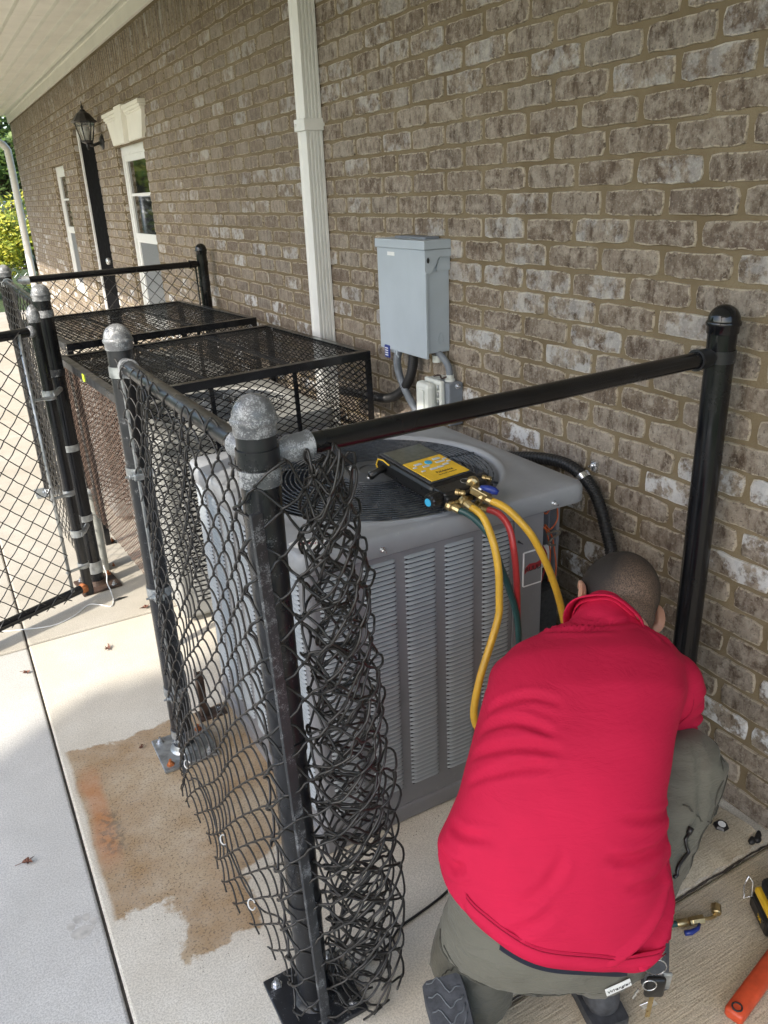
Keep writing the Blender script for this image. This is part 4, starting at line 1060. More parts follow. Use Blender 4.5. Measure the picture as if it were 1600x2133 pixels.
def knob(x, y, cap_m, sgn):
    k_ = MB(); A_ = Mg @ V(x, y, .022); B_ = Mg @ V(x + sgn * .034, y - .004, .022); L = along(A_, B_)
    n = 24; prof = [(.0165, 0), (.019, .003), (.019, .030), (.016, .034), (0.0003, .034)]
    vs = []
    for r_, z in prof:
        for j in range(n): q = 2 * PI * j / n; rr = r_ * (1 if j % 3 else .9); vs.append(L @ V(rr * math.cos(q), rr * math.sin(q), z))
    k_.add(vs, [(i * n + j, i * n + (j + 1) % n, (i + 1) * n + (j + 1) % n, (i + 1) * n + j) for i in range(4) for j in range(n)])
    o = k_.build('knob', M_BLACKP, gg)
    if cap_m: c = MB(); c.lathe([(.0095, .0343), (.0095, .0352), (0.0003, .0352)], L, 16); c.build('knob_cap', cap_m, o)
knob(-.068, -.104, M_CYAN, -1)
g = MB(); g.tube([Mg @ V(-.074, .095, .020), Mg @ V(-.092, .094, .018), Mg @ V(-.118, .090, .012)], [.010, .008, .0095], 10); g.build('sensor_clip', M_BLACKP, gg, True)
def fitting(p, q, par, big=1., nm='fitting'):
    L = along(p, q) @ Matrix.Diagonal((1, 1, .74, 1)); g = MB()
    g.lathe([(.006 * big, 0), (.0105 * big, .001), (.012 * big, .004), (.0105 * big, .007), (.0125 * big, .010), (.0125 * big, .020), (.009 * big, .022), (.008 * big, .026), (.0092 * big, .027), (.0092 * big, .048), (.0075 * big, .049)], L, 10)
    return g.build(nm, M_BRASS, par, False)
for (x, y) in ((-.034, -.123), (.070, -.100)):
    A_ = Mg @ V(x, y, .036); B_ = Mg @ V(x + .012, y - .02, .037); g = MB(); g.lathe([(.008, 0), (.008, .008), (.006, .009), (.006, .013), (.0072, .014), (.0072, .020), (.004, .022), (.003, .020), (0.0003, .02)], along(A_, B_), 12); g.build('port', M_BRASS, gg, True, angle=40)
def hose(label, pts, m_, r, fit, valve=False):
    h = thing('hose', label, 'hose', pts[0])
    P = sm(pts, 10); g = MB(); g.tube(P, r, 14); g.build('hose_body', m_, h, True)
    a0 = Vector(pts[0]); dd = (P[1] - P[0]).normalized(); f0 = Vector(fit)
    g = MB(); g.tube([f0, f0.lerp(a0 - dd * .036, .6), a0 - dd * .033], .0062, 10); g.build('port_stub', M_BRASS, h, True)
    fitting(a0 - dd * .034, a0 + dd * .003, h, 1.05)
    return h
HR = .0078
fz = Z0 + .012
hose('dark green refrigerant hose leaving the gauge leftmost and dropping behind the yellow one', [(-.588, 1.372, .836), (-.572, 1.338, .824), (-.550, 1.304, .782), (-.532, 1.292, .715), (-.508, 1.289, .650), (-.485, 1.285, .560), (-.478, 1.285, .44), (-.49, 1.27, .30), (-.50, 1.22, .12), (-.51, 1.14, .03), (-.47, 1.02, .012)], M_GHOSE, HR, Mg @ V(-.036, -.139, .018))
hose('long yellow hose looping down the condenser louvres to the man', [(-.562, 1.362, .840), (-.556, 1.326, .826), (-.554, 1.290, .778), (-.554, 1.270, .72), (-.558, 1.26, .66), (-.566, 1.252, .61), (-.600, 1.24, .545), (-.628, 1.232, .49), (-.650, 1.225, .42), (-.652, 1.216, .38), (-.632, 1.20, .345), (-.58, 1.17, .31), (-.50, 1.15, .30)], M_YHOSE, HR + .0008, Mg @ V(.000, -.141, .020))
hose('red refrigerant hose hanging over the front edge of the condenser lid', [(-.508, 1.375, .818), (-.495, 1.345, .812), (-.488, 1.318, .785), (-.488, 1.300, .735), (-.483, 1.295, .67), (-.480, 1.293, .60), (-.478, 1.290, .52), (-.47, 1.28, .40), (-.43, 1.26, .30)], M_RHOSE, HR, Mg @ V(.062, -.139, .012))
h4 = hose('right hand yellow hose with a blue valve running down past the badge', [(-.512, 1.356, .846), (-.492, 1.322, .832), (-.462, 1.283, .785), (-.438, 1.268, .735), (-.416, 1.258, .68), (-.398, 1.248, .62), (-.385, 1.240, .56), (-.375, 1.235, .50), (-.37, 1.235, .42), (-.36, 1.25, .32)], M_YHOSE, HR + .0008, Mg @ V(.034, -.118, .043))
g = MB(); p0 = V(-.541, 1.392, .870); p1 = V(-.514, 1.360, .850); g.rbox(-.0085, .0085, -.0085, .0085, .0, .040, .0015, along(p0, p1)); g.tube([Mg @ V(.034, -.120, .043), p0], .0042, 8); g.lathe([(.012, 0), (.014, .003), (.014, .018), (.009, .021)], along(Mg @ V(.030, -.110, .043), p0), 12); g.build('valve_body', M_BRASS, h4, False)
g = MB(); g.lathe([(.006, 0), (.006, .007), (0.0002, .007)], Matrix.Translation((-.526, 1.376, .868)), 10); g.build('valve_screw', M_SILVER, h4, True)
g = MB(); g.tube([V(-.526, 1.376, .876), V(-.518, 1.362, .875), V(-.510, 1.348, .872), V(-.505, 1.340, .868)], [.005, .0085, .0095, .006], 8); g.build('valve_lever', M_BLUE, h4, True)

# ================================================================== PERSON
def remesh(parts, vox, smooth_it=6, name='tmp'):
    g = MB()
    for f in parts: f(g)
    me = bpy.data.meshes.new('t'); me.from_pydata(g.v, [], g.f); o = bpy.data.objects.new('t', me); COL.objects.link(o)
    md = o.modifiers.new('r', 'REMESH'); md.mode = 'VOXEL'; md.voxel_size = vox
    ms = o.modifiers.new('s', 'SMOOTH'); ms.factor = .5; ms.iterations = smooth_it
    dg = bpy.context.evaluated_depsgraph_get(); ev = o.evaluated_get(dg).to_mesh()
    n = len(ev.vertices); co = np.empty(n * 3); ev.vertices.foreach_get('co', co); co = co.reshape(-1, 3)
    no = np.empty(n * 3); ev.vertices.foreach_get('normal', no); no = no.reshape(-1, 3)
    fs = [tuple(p.vertices) for p in ev.polygons]
    o.evaluated_get(dg).to_mesh_clear(); bpy.data.objects.remove(o); bpy.data.meshes.remove(me)
    return co, no, fs
def cap_(p, q, r0, r1):
    def f(g):
        p_, q_ = Vector(p), Vector(q); d = (q_ - p_).normalized(); pts = []; rr = []
        for a in (-80, -55, -30, 0): pts.append(p_ + d * r0 * math.sin(math.radians(a))); rr.append(max(.002, r0 * math.cos(math.radians(a))))
        for a in (0, 30, 55, 80): pts.append(q_ + d * r1 * math.sin(math.radians(a))); rr.append(max(.002, r1 * math.cos(math.radians(a))))
        g.tube(pts, rr, 20)
    return f
def ell(c, ax, r):
    def f(g):
        M = frame(c, ax[0], ax[1]); prof = [(max(.002, math.cos(a)), math.sin(a)) for a in np.linspace(-PI / 2 * .97, PI / 2 * .97, 13)]
        g.lathe(prof, M @ Matrix.Diagonal((r[0], r[1], r[2], 1)), 24)
    return f
def loft(st, L, n=36, e=2.3):
    # st: (centre, halfwidth, halfdepth_back, halfdepth_front, normal)
    def f(g):
        vs = []
        for (c, hw, hb, hf, nr) in st:
            c = Vector(c); nr = Vector(nr)
            for j in range(n):
                q = 2 * PI * j / n; cs, sn = math.cos(q), math.sin(q)
                a = abs(cs) ** (2 / e) * (1 if cs > 0 else -1); b = abs(sn) ** (2 / e) * (1 if sn > 0 else -1)
                vs.append(c + L * a * hw + nr * b * (hb if b > 0 else hf))
        k = len(st); fs = [(i * n + j, i * n + (j + 1) % n, (i + 1) * n + (j + 1) % n, (i + 1) * n + j) for i in range(k - 1) for j in range(n)]
        fs += [tuple(reversed(range(n))), tuple((k - 1) * n + j for j in range(n))]
        g.add(vs, fs)
    return f
LAT = V(.868, -.495, -.03).normalized()
raw = [((-.828, .752, .290), .190, .115, .11), ((-.821, .748, .332), .190, .122, .12), ((-.808, .767, .389), .190, .125, .12), ((-.792, .802, .458), .196, .128, .12),
       ((-.750, .830, .519), .178, .132, .12), ((-.697, .864, .577), .180, .132, .12), ((-.640, .898, .632), .184, .118, .115), ((-.602, .929, .659), .178, .092, .105),
       ((-.567, .959, .676), .158, .068, .09), ((-.540, .978, .688), .112, .050, .075), ((-.510, .992, .698), .072, .042, .06)]
st_ = []
for i, (c, hw, hb, hf) in enumerate(raw):
    a = Vector(raw[max(0, i - 1)][0]); b = Vector(raw[min(len(raw) - 1, i + 1)][0]); ax = (b - a).normalized()
    ax = (ax - LAT * ax.dot(LAT)).normalized(); nr = LAT.cross(ax).normalized()
    st_.append((c, hw, hb, hf, nr))
person = thing('person', 'man in a red polo shirt and olive work trousers kneeling at the condenser', 'person', (-.80, .85, 0))
RS = V(-.462, .858, .618); RE = V(-.405, .905, .455); LS = V(-.700, 1.00, .63); LE = V(-.60, 1.16, .42)
shirt_parts = [loft([((-.834, .742, .19), .186, .112, .11, st_[0][4])] + st_, LAT), cap_(RS, RE.lerp(RS, .22), .066, .061), cap_(RS.lerp(V(-.54, .93, .64), .6), RS, .075, .066), cap_(LS, LE.lerp(LS, .25), .062, .064),
               ell((-.948, .845, .445), (LAT, V(0, 0, 1)), (.026, .05, .030)), cap_((-.545, .975, .655), (-.518, .985, .682), .075, .070), cap_((-.518, .985, .682), (-.488, 1.008, .700), .070, .058)]
co, no, fs = remesh(shirt_parts, .0075, 11)
def crease(co, no, lst):
    for (pl, wdt, dp) in lst:
        pl = [np.array(p) for p in sm([Vector(p) for p in pl], 5)]
        nseg = len(pl) - 1; best = np.full(len(co), 9.); tt = np.zeros(len(co))
        for k in range(nseg):
            a, b = pl[k], pl[k + 1]; d = b - a; t_ = np.clip(((co - a) @ d) / (d @ d), 0, 1)
            gap = co - (a + t_[:, None] * d); along_ = (gap * no).sum(1)
            dist = np.where(np.abs(along_) < .06, np.linalg.norm(gap - no * along_[:, None], axis=1), 9.); up_ = dist < best
            tt = np.where(up_, (k + t_) / nseg, tt); best = np.where(up_, dist, best)
        x = best / wdt; fade_ = np.sin(np.clip(tt, 0.001, .999) * PI) ** .5
        co = co + no * ((-dp * np.exp(-x ** 2) + dp * .75 * np.exp(-((x - 1.9) / .8) ** 2)) * fade_)[:, None]
    return co
def hit(u, v):   # a spot on the back, given as offsets (u across, v up the spine) on the shirt
    k = max(0, min(len(st_) - 1.001, v)); i = int(k); f_ = k - i
    c0, h0, b0, _, n0 = st_[i]; c1, h1, b1, _, n1 = st_[i + 1]
    c = Vector(c0).lerp(Vector(c1), f_); hw = h0 + (h1 - h0) * f_; hb = b0 + (b1 - b0) * f_; nr = n0.lerp(n1, f_).normalized()
    return c + LAT * hw * u + nr * hb * max(0., 1 - abs(u) ** 2.3) ** (1 / 2.3)
CR = [(([-.93, 5.6], [-.6, 5.75], [-.3, 5.6]), .008, .0035), (([-.95, 5.2], [-.65, 5.3], [-.3, 5.05]), .009, .0045), (([-.97, 4.7], [-.6, 4.85], [-.2, 4.75]), .009, .0045),
      (([-.95, 4.2], [-.6, 4.45], [-.25, 4.5]), .008, .0035), (([.98, 3.7], [.75, 3.6], [.45, 3.62]), .008, .0045), (([.98, 3.3], [.8, 3.05], [.5, 2.95], [.35, 2.98]), .009, .0055),
      (([.98, 2.8], [.78, 2.5], [.5, 2.45]), .009, .0045), (([.99, 3.0], [.93, 2.2], [.7, 1.4], [.35, .9]), .012, .008), (([.99, 2.0], [.85, 1.2], [.55, .5], [.3, .3]), .011, .005),
      (([-.99, 3.0], [-.9, 2.7], [-.8, 2.75]), .010, .007), (([-.98, 3.5], [-.85, 3.3], [-.6, 3.3]), .009, .004), (([-.4, 2.2], [-.15, 2.6], [0, 3.1]), .010, .0022), (([-.6, 1.6], [-.3, 1.9], [-.1, 2.2]), .010, .002),
      (([-.6, 9.3], [0, 8.5], [.6, 9.2]), .007, .004), (([-.9, 8.7], [-.3, 8.1], [.2, 8.0]), .008, .004), (([-1., 9.0], [-.6, 8.9], [-.2, 8.6]), .006, .0035), (([.5, 9.4], [.8, 8.4], [.8, 7.6]), .008, .003)]
co = crease(co, no, [([hit(*p) for p in pl], w_, d_) for pl, w_, d_ in [(a_, b_ * .85, c_ * 1.35) for a_, b_, c_ in CR]])
co = crease(co, no, [(((-.455, .80, .60), (-.40, .84, .60), (-.37, .88, .57)), .008, .005), (((-.44, .81, .56), (-.40, .83, .555), (-.37, .87, .53)), .008, .006), (((-.45, .82, .535), (-.41, .84, .52), (-.38, .87, .50)), .007, .004)])
# the man's back pulls the cloth over shoulder blades and spine
dr_ = np.array([noise.noise(Vector(p) * 8) * .0035 + noise.noise(Vector((p[0] * 6 + p[2] * 10, p[1] * 6 - p[0] * 8, p[2] * 20))) * .002 for p in co]); co = co + no * dr_[:, None]
C0 = V(-.828, .752, 0)
def lim(p, up=0.): s_ = max(-.21, min(.21, (Vector((p[0], p[1], 0)) - C0).dot(LAT))); return .370 + .4 * s_ * s_ - .22 * s_ + up + .003 * math.sin(s_ * 40)
def trim(co, fs, f_lim, above=True, smax=9.):
    L_ = np.array([f_lim(p) for p in co]); ok = co[:, 2] > L_ if above else co[:, 2] < L_
    near = (np.hypot(co[:, 0] - C0.x, co[:, 1] - C0.y) < .26) & (np.abs((co - np.array(C0)) @ np.array(LAT)) < smax)
    ok = ok | ~near
    keep = [f for f in fs if any(ok[i] for i in f)]
    used = {i for f in keep for i in f}; co = co.copy()
    for i in used:
        if not ok[i]: co[i, 2] = L_[i]
    us = sorted(used); mp = {o: n for n, o in enumerate(us)}
    return co, [co[i] for i in us], [tuple(mp[i] for i in f) for f in keep]
_, sv_, sf2 = trim(co, fs, lambda p: lim(p, .010))
shirt = build('shirt', sv_, sf2, M_SHIRT, person, True)
md = shirt.modifiers.new('t', 'SOLIDIFY'); md.thickness = .0028; md.offset = -1
def on_surface(pts, off=.0015):
    out = []
    for p in pts:
        d = ((co - np.array(p)) ** 2).sum(1); i = int(d.argmin()); out.append(Vector(co[i]) + Vector(no[i]) * off)
    return out
def hemline(up, off):
    out = []
    for k in range(60):
        s_ = -.196 + .392 * k / 59; c = C0 + LAT * s_; z = lim(c, up); nr = V(st_[1][4].x, st_[1][4].y, 0).normalized()
        o_ = c + nr * .10; o_.z = z; d = ((co - np.array(o_)) ** 2); i = int((d[:, 0] + d[:, 1] + 6 * d[:, 2]).argmin())
        q = Vector(co[i]) + Vector(no[i]) * off; q.z = z; out.append(q)
    for _ in range(14): out = [out[0]] + [(out[i - 1] + out[i] * 2 + out[i + 1]) / 4 for i in range(1, len(out) - 1)] + [out[-1]]
    return out
h0, h1, h2 = hemline(.000, .0018), hemline(.012, .0020), hemline(.028, .0010)
g = MB(); n_ = len(h0); g.add(h0 + h1 + h2, [(r_ * n_ + k, r_ * n_ + k + 1, (r_ + 1) * n_ + k + 1, (r_ + 1) * n_ + k) for r_ in range(2) for k in range(n_ - 1)]); hb_ = g.build('hem', M_SHIRT, shirt, True)
md = hb_.modifiers.new('t', 'SOLIDIFY'); md.thickness = .0014; md.offset = 0
g = MB(); g.tube([q_.lerp(p_, .3) + V(-.0008, -.0015, .0) for p_, q_ in zip(h1, h2)], .0010, 5); g.build('hem_stitch', M_SHIRTD, shirt, True)
seam = [(-.500, .925, .705), (-.480, .88, .69), (-.468, .83, .655), (-.470, .79, .61), (-.480, .78, .57), (-.505, .79, .535)]
g = MB(); sp_ = on_surface(sm(seam, 6), .0006)
for _ in range(4): sp_ = [sp_[0]] + [(sp_[i - 1] + sp_[i] * 2 + sp_[i + 1]) / 4 for i in range(1, len(sp_) - 1)] + [sp_[-1]]
g.tube(sp_, .0013, 5); g.build('arm_seam', M_SHIRTD, shirt, True)
HC = V(-.424, 1.045, .690)
def collar(r0, r1, off0, off1, nm):
    g = MB(); n = 40; vs = []; ax = (HC + V(-.02, -.01, -.03) - V(-.535, .975, .675)).normalized(); c0 = V(-.500, .995, .700); lat = (LAT + V(0, 0, -.16) - ax * (LAT + V(0, 0, -.16)).dot(ax)).normalized(); nr = lat.cross(ax)
    for (rr, o_) in ((r0, off0), (r0 * .45 + r1 * .55 + .003, (off0 + off1) / 2), (r1, off1)):
        for j in range(n): q = 2 * PI * j / n; vs.append(c0 + ax * (o_ + .003 * math.sin(2 * q + 1)) + lat * math.cos(q) * rr * 1.10 + nr * math.sin(q) * (rr * .90 + .0025 * math.sin(5 * q)))
    g.add(vs, [(i * n + j, i * n + (j + 1) % n, (i + 1) * n + (j + 1) % n, (i + 1) * n + j) for i in range(2) for j in range(n)])
    o = g.build(nm, M_SHIRT, shirt, True); md = o.modifiers.new('t', 'SOLIDIFY'); md.thickness = .003; return o
collar(.070, .057, -.022, .020, 'collar'); collar(.056, .055, -.01, .026, 'collar_stand')

# trousers
HL, HR_ = V(-.858, .83, .285), V(-.745, .735, .265)
KR = V(-.472, .800, .472); AR = V(-.630, .800, .11); KL = V(-.620, 1.12, .085); AL = V(-.880, .925, .090)
pants_parts = [ell((-.832, .772, .305), (LAT, V(0, 0, 1)), (.178, .095, .105)), cap_(HL, KL, .070, .066), cap_(HR_, KR, .092, .078),
               cap_(KR, AR.lerp(KR, .12), .078, .060), cap_(KL, AL, .066, .072), cap_(AL, AL + V(-.012, -.050, -.004), .072, .070), cap_(HL + V(.01, .0, -.03), AL + V(.02, .03, .03), .060, .060),
               loft([(c, hw - .010, hb - .010, hf - .01, nr) for (c, hw, hb, hf, nr) in st_[:4]], LAT)]
pc, pn, pf = remesh(pants_parts, .009, 6)
PCR = [(((-.60, .70, .40), (-.54, .71, .44), (-.50, .74, .50), (-.47, .79, .55)), .007, .005), (((-.55, .70, .33), (-.48, .71, .40), (-.43, .75, .47)), .006, .004), (((-.58, .69, .27), (-.50, .71, .32), (-.44, .74, .38)), .007, .004),
       (((-.60, .71, .20), (-.54, .73, .26), (-.49, .76, .30)), .007, .004), (((-.61, .73, .14), (-.56, .75, .20), (-.52, .78, .24)), .006, .004), (((-.50, .73, .50), (-.44, .76, .50), (-.40, .81, .47)), .007, .004),
       (((-1.0, .90, .22), (-.96, .84, .23), (-.90, .83, .21)), .007, .005), (((-1.0, .88, .17), (-.96, .83, .19), (-.90, .84, .16)), .007, .005), (((-.99, .93, .25), (-.95, .87, .27), (-.90, .82, .26)), .007, .004),
       (((-.73, .66, .24), (-.68, .66, .22), (-.63, .69, .18)), .007, .004), (((-.47, .72, .42), (-.42, .76, .40), (-.40, .80, .38)), .006, .004), (((-.47, .72, .36), (-.43, .76, .34), (-.42, .80, .31)), .006, .003)]
pc = crease(pc, pn, PCR)
dr_ = np.array([noise.noise(Vector((p[0] * 17, p[1] * 17, p[2] * 34))) * .006 + (.5 - abs(noise.noise(Vector((p[0] * 24 + p[2] * 30, p[1] * 24, p[2] * 44 - p[0] * 20))))) ** 3 * .022 + noise.noise(Vector(p) * 45) * .0012 for p in pc]); pc = pc + pn * dr_[:, None]
def plim(p): s_ = max(-.21, min(.21, (Vector((p[0], p[1], 0)) - C0).dot(LAT))); return lim(p) - .011 + 1.6 * (s_ - .01) ** 2
_, pv_, pf2 = trim(pc, pf, plim, False, .165)
pants = build('trousers', pv_, pf2, M_PANTS, person, True)
def on_pants(pts, off=.001):
    out = []
    for p in pts:
        d = ((pc - np.array(p)) ** 2).sum(1); i = int(d.argmin()); out.append(Vector(pc[i]) + Vector(pn[i]) * off)
    return out
def strip(nm, pts, r, m_, k=4, sub=2):
    g = MB(); q = on_pants(sm(pts, k), .0014)
    for _ in range(3): q = [q[0]] + [(q[i - 1] + q[i] * 2 + q[i + 1]) / 4 for i in range(1, len(q) - 1)] + [q[-1]]
    q = on_pants(q, .0011)
    g.tube(q, r, 5); return g.build(nm, m_, pants, True)
strip('seam', [(-.60, .70, .30), (-.53, .72, .40), (-.475, .74, .47), (-.43, .80, .52)], .0015, M_PANTSD, 6)
strip('seam', [(-.585, .70, .31), (-.515, .72, .40), (-.462, .74, .465), (-.425, .80, .505)], .0012, M_PANTSD, 6)
strip('seam', [(-.56, .68, .20), (-.48, .71, .31), (-.42, .76, .42), (-.41, .82, .48)], .0015, M_PANTSD, 6)
strip('pocket_edge', [(-.55, .72, .49), (-.52, .71, .44), (-.48, .71, .43), (-.45, .75, .46), (-.45, .78, .50)], .0016, M_PANTSD, 5)
strip('pocket_edge', [(-.54, .70, .37), (-.50, .70, .34), (-.46, .72, .33)], .0016, M_PANTSD, 5)
strip('yoke_seam', [(-.97, .83, .30), (-.93, .75, .285), (-.87, .69, .265), (-.80, .66, .255), (-.72, .64, .255), (-.67, .66, .27)], .0013, M_PANTSD, 6)
strip('pocket_edge', [(-1.0, .86, .30), (-.985, .80, .255), (-.955, .75, .225), (-.925, .715, .20), (-.895, .70, .20), (-.89, .69, .23)], .0022, M_PANTSD, 6)
strip('pocket_edge', [(-.99, .86, .31), (-.975, .80, .27), (-.945, .75, .24), (-.915, .715, .22)], .0014, M_PANTSD, 6)
strip('cuff_seam', [AL + V(-.012, -.045, .012) + (V(.93, -.3, .2) * math.cos(q) + V(-.1, -.2, .95) * math.sin(q)) * .052 + V(0, .012, 0) for q in np.linspace(-.6, 3.7, 12)], .0014, M_PANTSD, 4)
b0, b1 = hemline(.004, -.0015), hemline(-.013, -.0035); n_ = len(b0); i0, i1 = 14, 46
g = MB(); g.add(b0[i0:i1] + b1[i0:i1], [(k, k + 1, (i1 - i0) + k + 1, (i1 - i0) + k) for k in range(i1 - i0 - 1)]); wb = g.build('waistband', M_BELT, pants, True)
Tg = (-.795, .625, .312)
i_ = int(((pc - np.array(Tg)) ** 2).sum(1).argmin()); nz_ = Vector(pn[i_]); lp = Vector(pc[i_])
xa = (LAT + V(0, 0, .30)); xa = (xa - nz_ * xa.dot(nz_)).normalized(); Mx = frame(lp + nz_ * .002, xa, nz_.cross(xa))
g = MB(); g.rbox(-.022, .022, -.0095, .0095, -.001, .0012, .0005, Mx); lb = g.build('patch_label', M_PAPER, pants)
text('lettering', 'Wrangler', M_INK, Mx @ Matrix.Translation((0, 0, .0014)), .0105, lb, shear=.2)
g = MB(); P_ = on_pants(sm([(-.615, .68, .385), (-.59, .67, .41), (-.565, .68, .435), (-.55, .69, .45)], 4), .003); g.tube(P_, [.0032] * (len(P_) - 3) + [.005, .006, .0035], 8); g.build('pocket_tool', M_BLACKP, pants, True)
g = MB(); g.rbox(-.022, .026, -.010, .016, -.060, .062, .010, frame((-.655, .672, .235), LAT, V(-.4, -.8, .3))); g.build('belt_pouch', M_RUBBERW, pants)
# shoes
def shoe(heel, toe, upv, nm_label, col_up):
    heel, toe, upv = Vector(heel), Vector(toe), Vector(upv); d = (toe - heel).normalized(); lat = d.cross(upv).normalized(); upv = lat.cross(d); Ls = (toe - heel).length
    outl = [(0, .030), (.02, .037), (.12, .039), (.3, .037), (.5, .041), (.68, .050), (.82, .049), (.93, .038), (1., .018)]
    def ring(s_, h, gk=1.): 
        return [heel + d * (t_ * Ls) + lat * w_ * s_ * gk + upv * h for t_, w_ in outl]
    g = MB(); n = len(outl); vs = []
    loop = lambda h, gk: ring(1, h, gk) + list(reversed(ring(-1, h, gk)))
    for h, gk in ((0, .93), (.004, 1.), (.022, 1.02), (.026, .98)): vs += loop(h, gk)
    m2 = 2 * n; fs_ = [(i * m2 + j, i * m2 + (j + 1) % m2, (i + 1) * m2 + (j + 1) % m2, (i + 1) * m2 + j) for i in range(3) for j in range(m2)] + [tuple(reversed(range(m2))), tuple(3 * m2 + j for j in range(m2))]
    g.add(vs, fs_); so_ = g.build('shoe_sole', M_RUBBERW, pants, True, angle=35)
    # tread lines on the sole face
    g = MB()
    for k in range(11):
        t0 = .05 + k * .085; pts = []
        for s_ in np.linspace(-.8, .8, 12):
            w_ = np.interp(t0, [o[0] for o in outl], [o[1] for o in outl]); pts.append(heel + d * ((t0 + .05 * math.sin(s_ * 3.5 + k * .6) + .02 * math.sin(s_ * 9 + k)) * Ls) + lat * (s_ * w_) - upv * .0005)
        g.tube(pts, .0016, 5)
    g.build('tread', simple('tread_grey', (.11, .12, .13), .7), so_, True)
    parts_ = [cap_(heel + d * .045 + upv * .045, heel + d * .06 + upv * .09, .036, .034), cap_(heel + d * .045 + upv * .045, heel + d * (Ls * .7) + upv * .045, .034, .036), cap_(heel + d * (Ls * .6) + upv * .042, heel + d * (Ls * .84) + upv * .036, .036, .028)]
    c_, n_, f_ = remesh(parts_, .007, 4); u = build('shoe_upper', c_, f_, col_up, pants, True)
# left foot: toes tucked, sole turned back and up to the camera
shoe((-.975, .870, .172), (-1.050, .620, .085), (.22, .30, -.93), '', M_BLACKP)
shoe((-.690, .715, .0005), (-.625, .985, .0005), (0, 0, 1), '', M_RUBBERW)
# body (head, neck, arms, hands): one skin mesh
HX = (LAT + V(0, 0, -.36)).normalized()          # head's right
HU = V(.42, .72, .42); HU = (HU - HX * HU.dot(HX)).normalized()   # crown direction
HF = HX.cross(HU) * -1.0                          # face direction (down/forward)
if HF.z > 0: HF = -HF
def HP(a, b, c): return HC + HX * a + HU * b + HF * c
RW = V(-.345, 1.145, .40); LW = V(-.50, 1.26, .36)
def handparts(w, d, pal):
    d = Vector(d).normalized(); pal = Vector(pal); side = d.cross(pal).normalized(); pal = side.cross(d)
    out = [ell(w + d * .045, (side, pal), (.040, .016, .048))]
    for k, (o_, l_) in enumerate(((-.030, .060), (-.010, .072), (.010, .074), (.029, .066))):
        b = w + d * .082 + side * o_; m1 = b + d * l_ * .45 + pal * .012; m2 = m1 + d * l_ * .22 + pal * .024; m3 = m2 + pal * .020 - d * .006
        out += [cap_(b, m1, .0088, .0082), cap_(m1, m2, .0082, .0076), cap_(m2, m3, .0076, .0068)]
    b = w + d * .025 - side * .034; m1 = b + d * .03 - side * .020 + pal * .012; m2 = m1 + d * .028 + pal * .012
    out += [cap_(b, m1, .011, .010), cap_(m1, m2, .010, .0085)]
    return out
skin_parts = [ell(HP(0, .018, -.014), (HX, HU), (.074, .086, .092)), ell(HP(0, -.035, .03), (HX, HU), (.058, .075, .062)), ell(HP(0, -.072, .052), (HX, HU), (.036, .030, .034)),
              cap_(V(-.530, .985, .675), HP(0, -.055, -.030), .052, .052), cap_(HP(0, .0, .086), HP(0, -.030, .104), .009, .014),
              cap_(HP(.016, -.030, .094), HP(-.016, -.030, .094), .010, .010), cap_(HP(-.03, .014, .076), HP(.03, .014, .076), .013, .013),
              cap_(HP(.018, -.055, .084), HP(-.018, -.055, .084), .0085, .0085), ell(HP(.030, .0, .074), (HX, HU), (.014, .010, .012)), ell(HP(-.030, .0, .074), (HX, HU), (.014, .010, .012)),
              cap_(RS, RE, .046, .042), cap_(RE, RW, .043, .029), cap_(LS, LE, .046, .042), cap_(LE, LW, .043, .029), cap_(RS, V(-.54, .975, .65), .040, .04), cap_(LS, V(-.56, .98, .65), .04, .04),
              cap_(V(-.60, .93, .60), V(-.80, .79, .38), .06, .09)]
skin_parts += handparts(RW, (-.1, .95, -.15), (-.5, 0, -.8)) + handparts(LW, (.45, .85, -.1), (.4, -.2, -.8))
sc_, sn_, sf_ = remesh(skin_parts, .0062, 3)
skin = build('body', sc_, sf_, M_SKIN, person, True)
for s_ in (-1, 1):   # ears: rim, lobe, hollow
    c = HP(.0745 * s_, -.008, -.012)
    e1 = [c + HX * s_ * (.010 + .007 * math.sin(q * .9)) + HU * (.030 * math.cos(q)) + HF * (-.017 * math.sin(q)) for q in np.linspace(-.5, PI + .6, 14)]
    pp = [cap_(e1[k], e1[k + 1], .0048, .0048) for k in range(13)] + [ell(c + HX * s_ * .008 - HF * .004, (HX * 1.0, HU), (.0055, .028, .016)), cap_(c - HU * .024 + HX * s_ * .006, c - HU * .032 + HX * s_ * .007 + HF * .004, .0075, .006)]
    a_, b_, c_ = remesh(pp, .0028, 2); build('ear', a_, c_, M_SKIN, skin, True)
# hair: close cropped cap following the skull
hp_ = [ell(HP(0, .020, -.017), (HX, HU), (.0785, .090, .0955)), ell(HP(0, -.045, -.040), (HX, HU), (.058, .045, .048))]
a_, b_, c_ = remesh(hp_, .005, 4)
keepH = []
for p in a_:
    q = Vector(p) - HC; keepH.append(q.dot(HF) < .052 + .25 * max(0, q.dot(HU)) and (q.dot(HU) > -.078) and not (abs(q.dot(HX)) > .06 and q.dot(HF) > .0 and q.dot(HU) < .0))
c2_ = [f for f in c_ if all(keepH[i] for i in f)]
hair = build('hair', a_, c2_, M_HAIR, person, True)
# object space for the fade: crown axis = local z
hm = Matrix(((HX[0], HF[0], HU[0], 0), (HX[1], HF[1], HU[1], 0), (HX[2], HF[2], HU[2], 0), (0, 0, 0, 1)))
cen = HC + HU * -.055
hw_ = [(wloc(hair) + v.co) for v in hair.data.vertices]
inv = Matrix.Translation(cen) @ hm; ii = inv.inverted()
for v, p in zip(hair.data.vertices, hw_): v.co = ii @ p
hair.matrix_local = Matrix.Translation(-wloc(person)) @ inv
